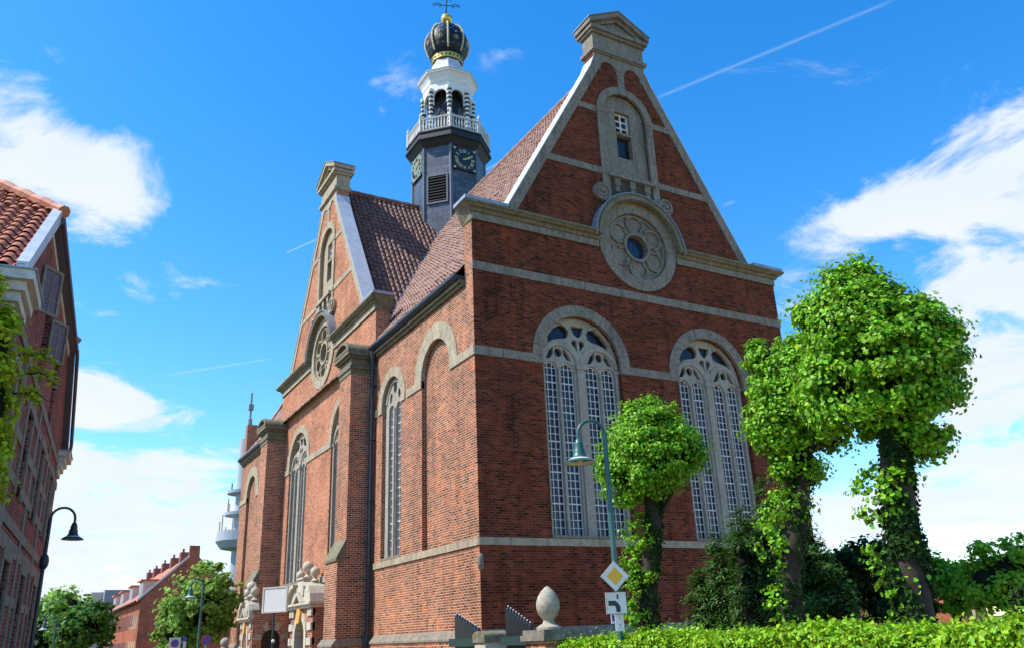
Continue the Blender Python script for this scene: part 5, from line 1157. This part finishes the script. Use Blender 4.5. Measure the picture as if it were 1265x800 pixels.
far_tree('dark shaded tree low beside the left house wall', 52, 790, 45, 1.3, 1.3, 'leaf_dark', 3000, .2, sig=.28)
GB = 'trees across the churchyard lawn'
far_tree('light green tree just right of the church corner', 1038, 712, 38, 1.35, 1.5, 'leaf_linden_far', 6500, .16, GB, sig=.26)
far_tree('almost black tree between the light green tree and the thick linden trunk', 1082, 715, 34, 1.5, 1.75, 'leaf_dark', 6000, .17, GB, sig=.28)
far_tree('round green tree right of the thick linden trunk', 1172, 722, 34, 1.3, 1.35, 'leaf_linden_far', 6500, .15, GB, sig=.25)
far_tree('large green tree at the right edge of the picture', 1240, 712, 30, 1.45, 1.5, 'leaf_linden_far', 8000, .14, GB, sig=.25)
far_tree('low dark bush right behind the thick linden trunk', 1118, 745, 30, .9, .7, 'leaf_dark', 2500, .14, GB, sig=.22)
p = at(1258, 738, 21); yc = thing('columnar_yew', 'slim olive column yew at the far right edge behind the hedge', 'bush', (p.x, p.y, 0))
MB().tube([(0, 0, 0), (0, 0, 1.6)], [.07, .03], 8).build('trunk', 'bark', yc)
bl = [((0, 0, 1.0), (.27, .27, 1.0)), ((0, 0, 1.75), (.22, .22, .62))]; P, Nn = clump_points(bl, 90, 5000, .08, .75); P[:, 2] = np.maximum(P[:, 2], .02); fo = leaves('foliage', P, Nn+[0, 0, .8], .07, 'leaf_yew', yc, .35, droop=-.5); core(bl, .8).build('shade_core', 'foliage_shade', fo)
# brick houses glimpsed between those trees
def cottage(label, u, v, d, wx, wy, ez, rz, chim=None):
    p = at(u, v, d); o = thing('cottage', label, 'house', (p.x, p.y, 0), .25)
    mb = MB(); mb.box(-wx/2, wx/2, 0, wy, 0, ez); mb.build('wall', 'brick_house', o)
    mb = MB(); mb.plate(Fr((0, 0, 0), (0, 1, 0), (0, 0, 1), (1, 0, 0)), [(-.4, ez-.1), (wy/2, rz), (wy+.4, ez-.1)], [], -wx/2-.2, wx/2+.2); rf = mb.build('roof', 'tile_red', o)
    if chim: MB().box(chim-.5, chim+.5, wy/2-.4, wy/2+.4, rz-.5, rz+1.4).build('chimney', 'brick_far', rf)
    mb = MB(); mb.box(-wx*.25, -wx*.1, -.04, 0, 1.0, 2.2); mb.box(wx*.1, wx*.25, -.04, 0, 1.0, 2.2); mb.build('window', 'glass_house', o)
cottage('red brick house with a tall chimney behind the round green tree', 1168, 745, 72, 9, 8, 3.9, 5.9, .0)
cottage('low red brick outbuilding showing between two green trees at right', 1206, 752, 58, 4.2, 4, 2.3, 3.2)
# parked white car beyond the hedge
p = at(1036, 768, 47); cv = thing('parked_car', 'white parked car just visible over the hedge right of the church corner', 'car', (p.x, p.y, 0), R_(-25))
CP = [(-2.1, .35), (-2.12, .8), (-1.9, 1.05), (-1.55, 1.15), (-1.0, 1.72), (.9, 1.78), (1.75, 1.2), (2.1, 1.1), (2.15, .35)]
fc = Fr((0, 0, 0), (1, 0, 0), (0, 0, 1), (0, -1, 0)); MB().plate(fc, CP, [], -.85, .85).build('body', 'car_white', cv, bevel=.06)
mb = MB(); 
for w0, w1 in ((.851, .862), (-.862, -.851)): mb.plate(fc, [(-1.35, 1.18), (-.92, 1.62), (-.1, 1.66), (-.1, 1.18)], [], w0, w1); mb.plate(fc, [(0, 1.18), (0, 1.66), (.82, 1.68), (1.5, 1.2)], [], w0, w1)
mb.build('side_window', 'glass_house', cv)
for x in (-1.35, 1.35):
    for y in (-.78, .78): w = MB().tube([(x, y-.1, .33), (x, y+.1, .33)], .33, 18).build('wheel', 'rubber', cv); MB().tube([(x, y-.11, .33), (x, y+.11, .33)], .19, 14).build('rim', 'sign_grey', w)
for y in (-.6, .6): MB().box(-2.14, -2.1, y-.18, y+.18, .72, .9).build('headlight', 'lamp_inner', cv); MB().box(2.12, 2.16, y-.15, y+.15, .8, 1.0).build('tail_light', 'sign_red', cv)
# small signs and lamps down the street
p = at(250, 735, 40); street_lamp('small blue-green street lamp in front of the bright green linden', (p.x, p.y, 0), PI, 4.75, .55, s=1.0)
p = at(139, 778, 52); street_lamp('small distant street lamp at the terrace corner', (p.x, p.y, 0), PI, 3.4, .5, s=.9)
p = at(57, 776, 40); street_lamp('small distant street lamp against the pale green tree', (p.x+.4, p.y, 0), PI, 3.45, .5, s=.8)
def roundsign(label, u, v, d, r, border, fld, name='no_stopping_sign', back=None):
    p = at(u, v, d); o = thing(name, label, 'traffic sign', (p.x, p.y, 0)); f = Fr((0, 0, p.z), (1, 0, 0), (0, 0, 1), (0, -1, 0))
    MB().tube([(0, .04, 0), (0, .04, p.z+r)], .03, 8).build('post', 'sign_grey', o)
    if back: MB().plate(f, [(-back, -back), (back, -back), (back, back), (-back, back)], [], -.012, -.002).build('backing_board', 'sign_white', o)
    MB().plate(f, circ(0, 0, r, 28), [], 0, .012).build('plate', border, o); MB().plate(f, circ(0, 0, r*.78, 28), [], .0125, .016).build('field', fld, o)
    mb = MB()
    for s in (-1, 1) if back is None else (-1,): mb.plate(f, [(-.7*r*s-.06*r, .7*r-.06*r), (-.7*r*s+.06*r, .7*r+.06*r), (.7*r*s+.06*r, -.7*r+.06*r), (.7*r*s-.06*r, -.7*r-.06*r)], [], .0165, .02)
    mb.build('bar', border, o)
roundsign('round red-rimmed no-stopping sign under the bright green linden', 255, 790, 33, .20, 'sign_red', 'sign_blue')
roundsign('round no-parking sign on a white square board at the terrace gable', 216, 794, 33, .15, 'sign_red', 'sign_blue', 'no_parking_sign', .22)
p = at(228, 793, 33); bs = thing('blue_sign', 'narrow blue and white sign plate between the two round signs', 'sign', (p.x, p.y, 0)); f = Fr((0, 0, p.z), (1, 0, 0), (0, 0, 1), (0, -1, 0))
MB().plate(f, [(-.06, -.25), (.06, -.25), (.06, .22), (-.06, .22)], [], -.01, .01).build('plate', 'sign_blue', bs); MB().plate(f, [(-.055, -.2), (.055, -.2), (.055, .04), (-.055, .04)], [], .0105, .013).build('white_field', 'sign_white', bs); MB().tube([(0, .04, 0), (0, .04, p.z)], .03, 8).build('post', 'sign_grey', bs)
p = at(278, 793, 30); bl = thing('stone_ball_post', 'pale stone ball on a post at the foot of the far church wall', 'stone ball', (p.x, p.y, 0))
MB().ball((0, 0, p.z), .17, 16).build('ball', 'stone_egg', bl, smooth=True); MB().lathe((0, 0, 0), [(.16, 0), (.14, p.z-.25), (.18, p.z-.2), (.1, p.z-.12)], 12).build('post', 'stone_grey', bl)
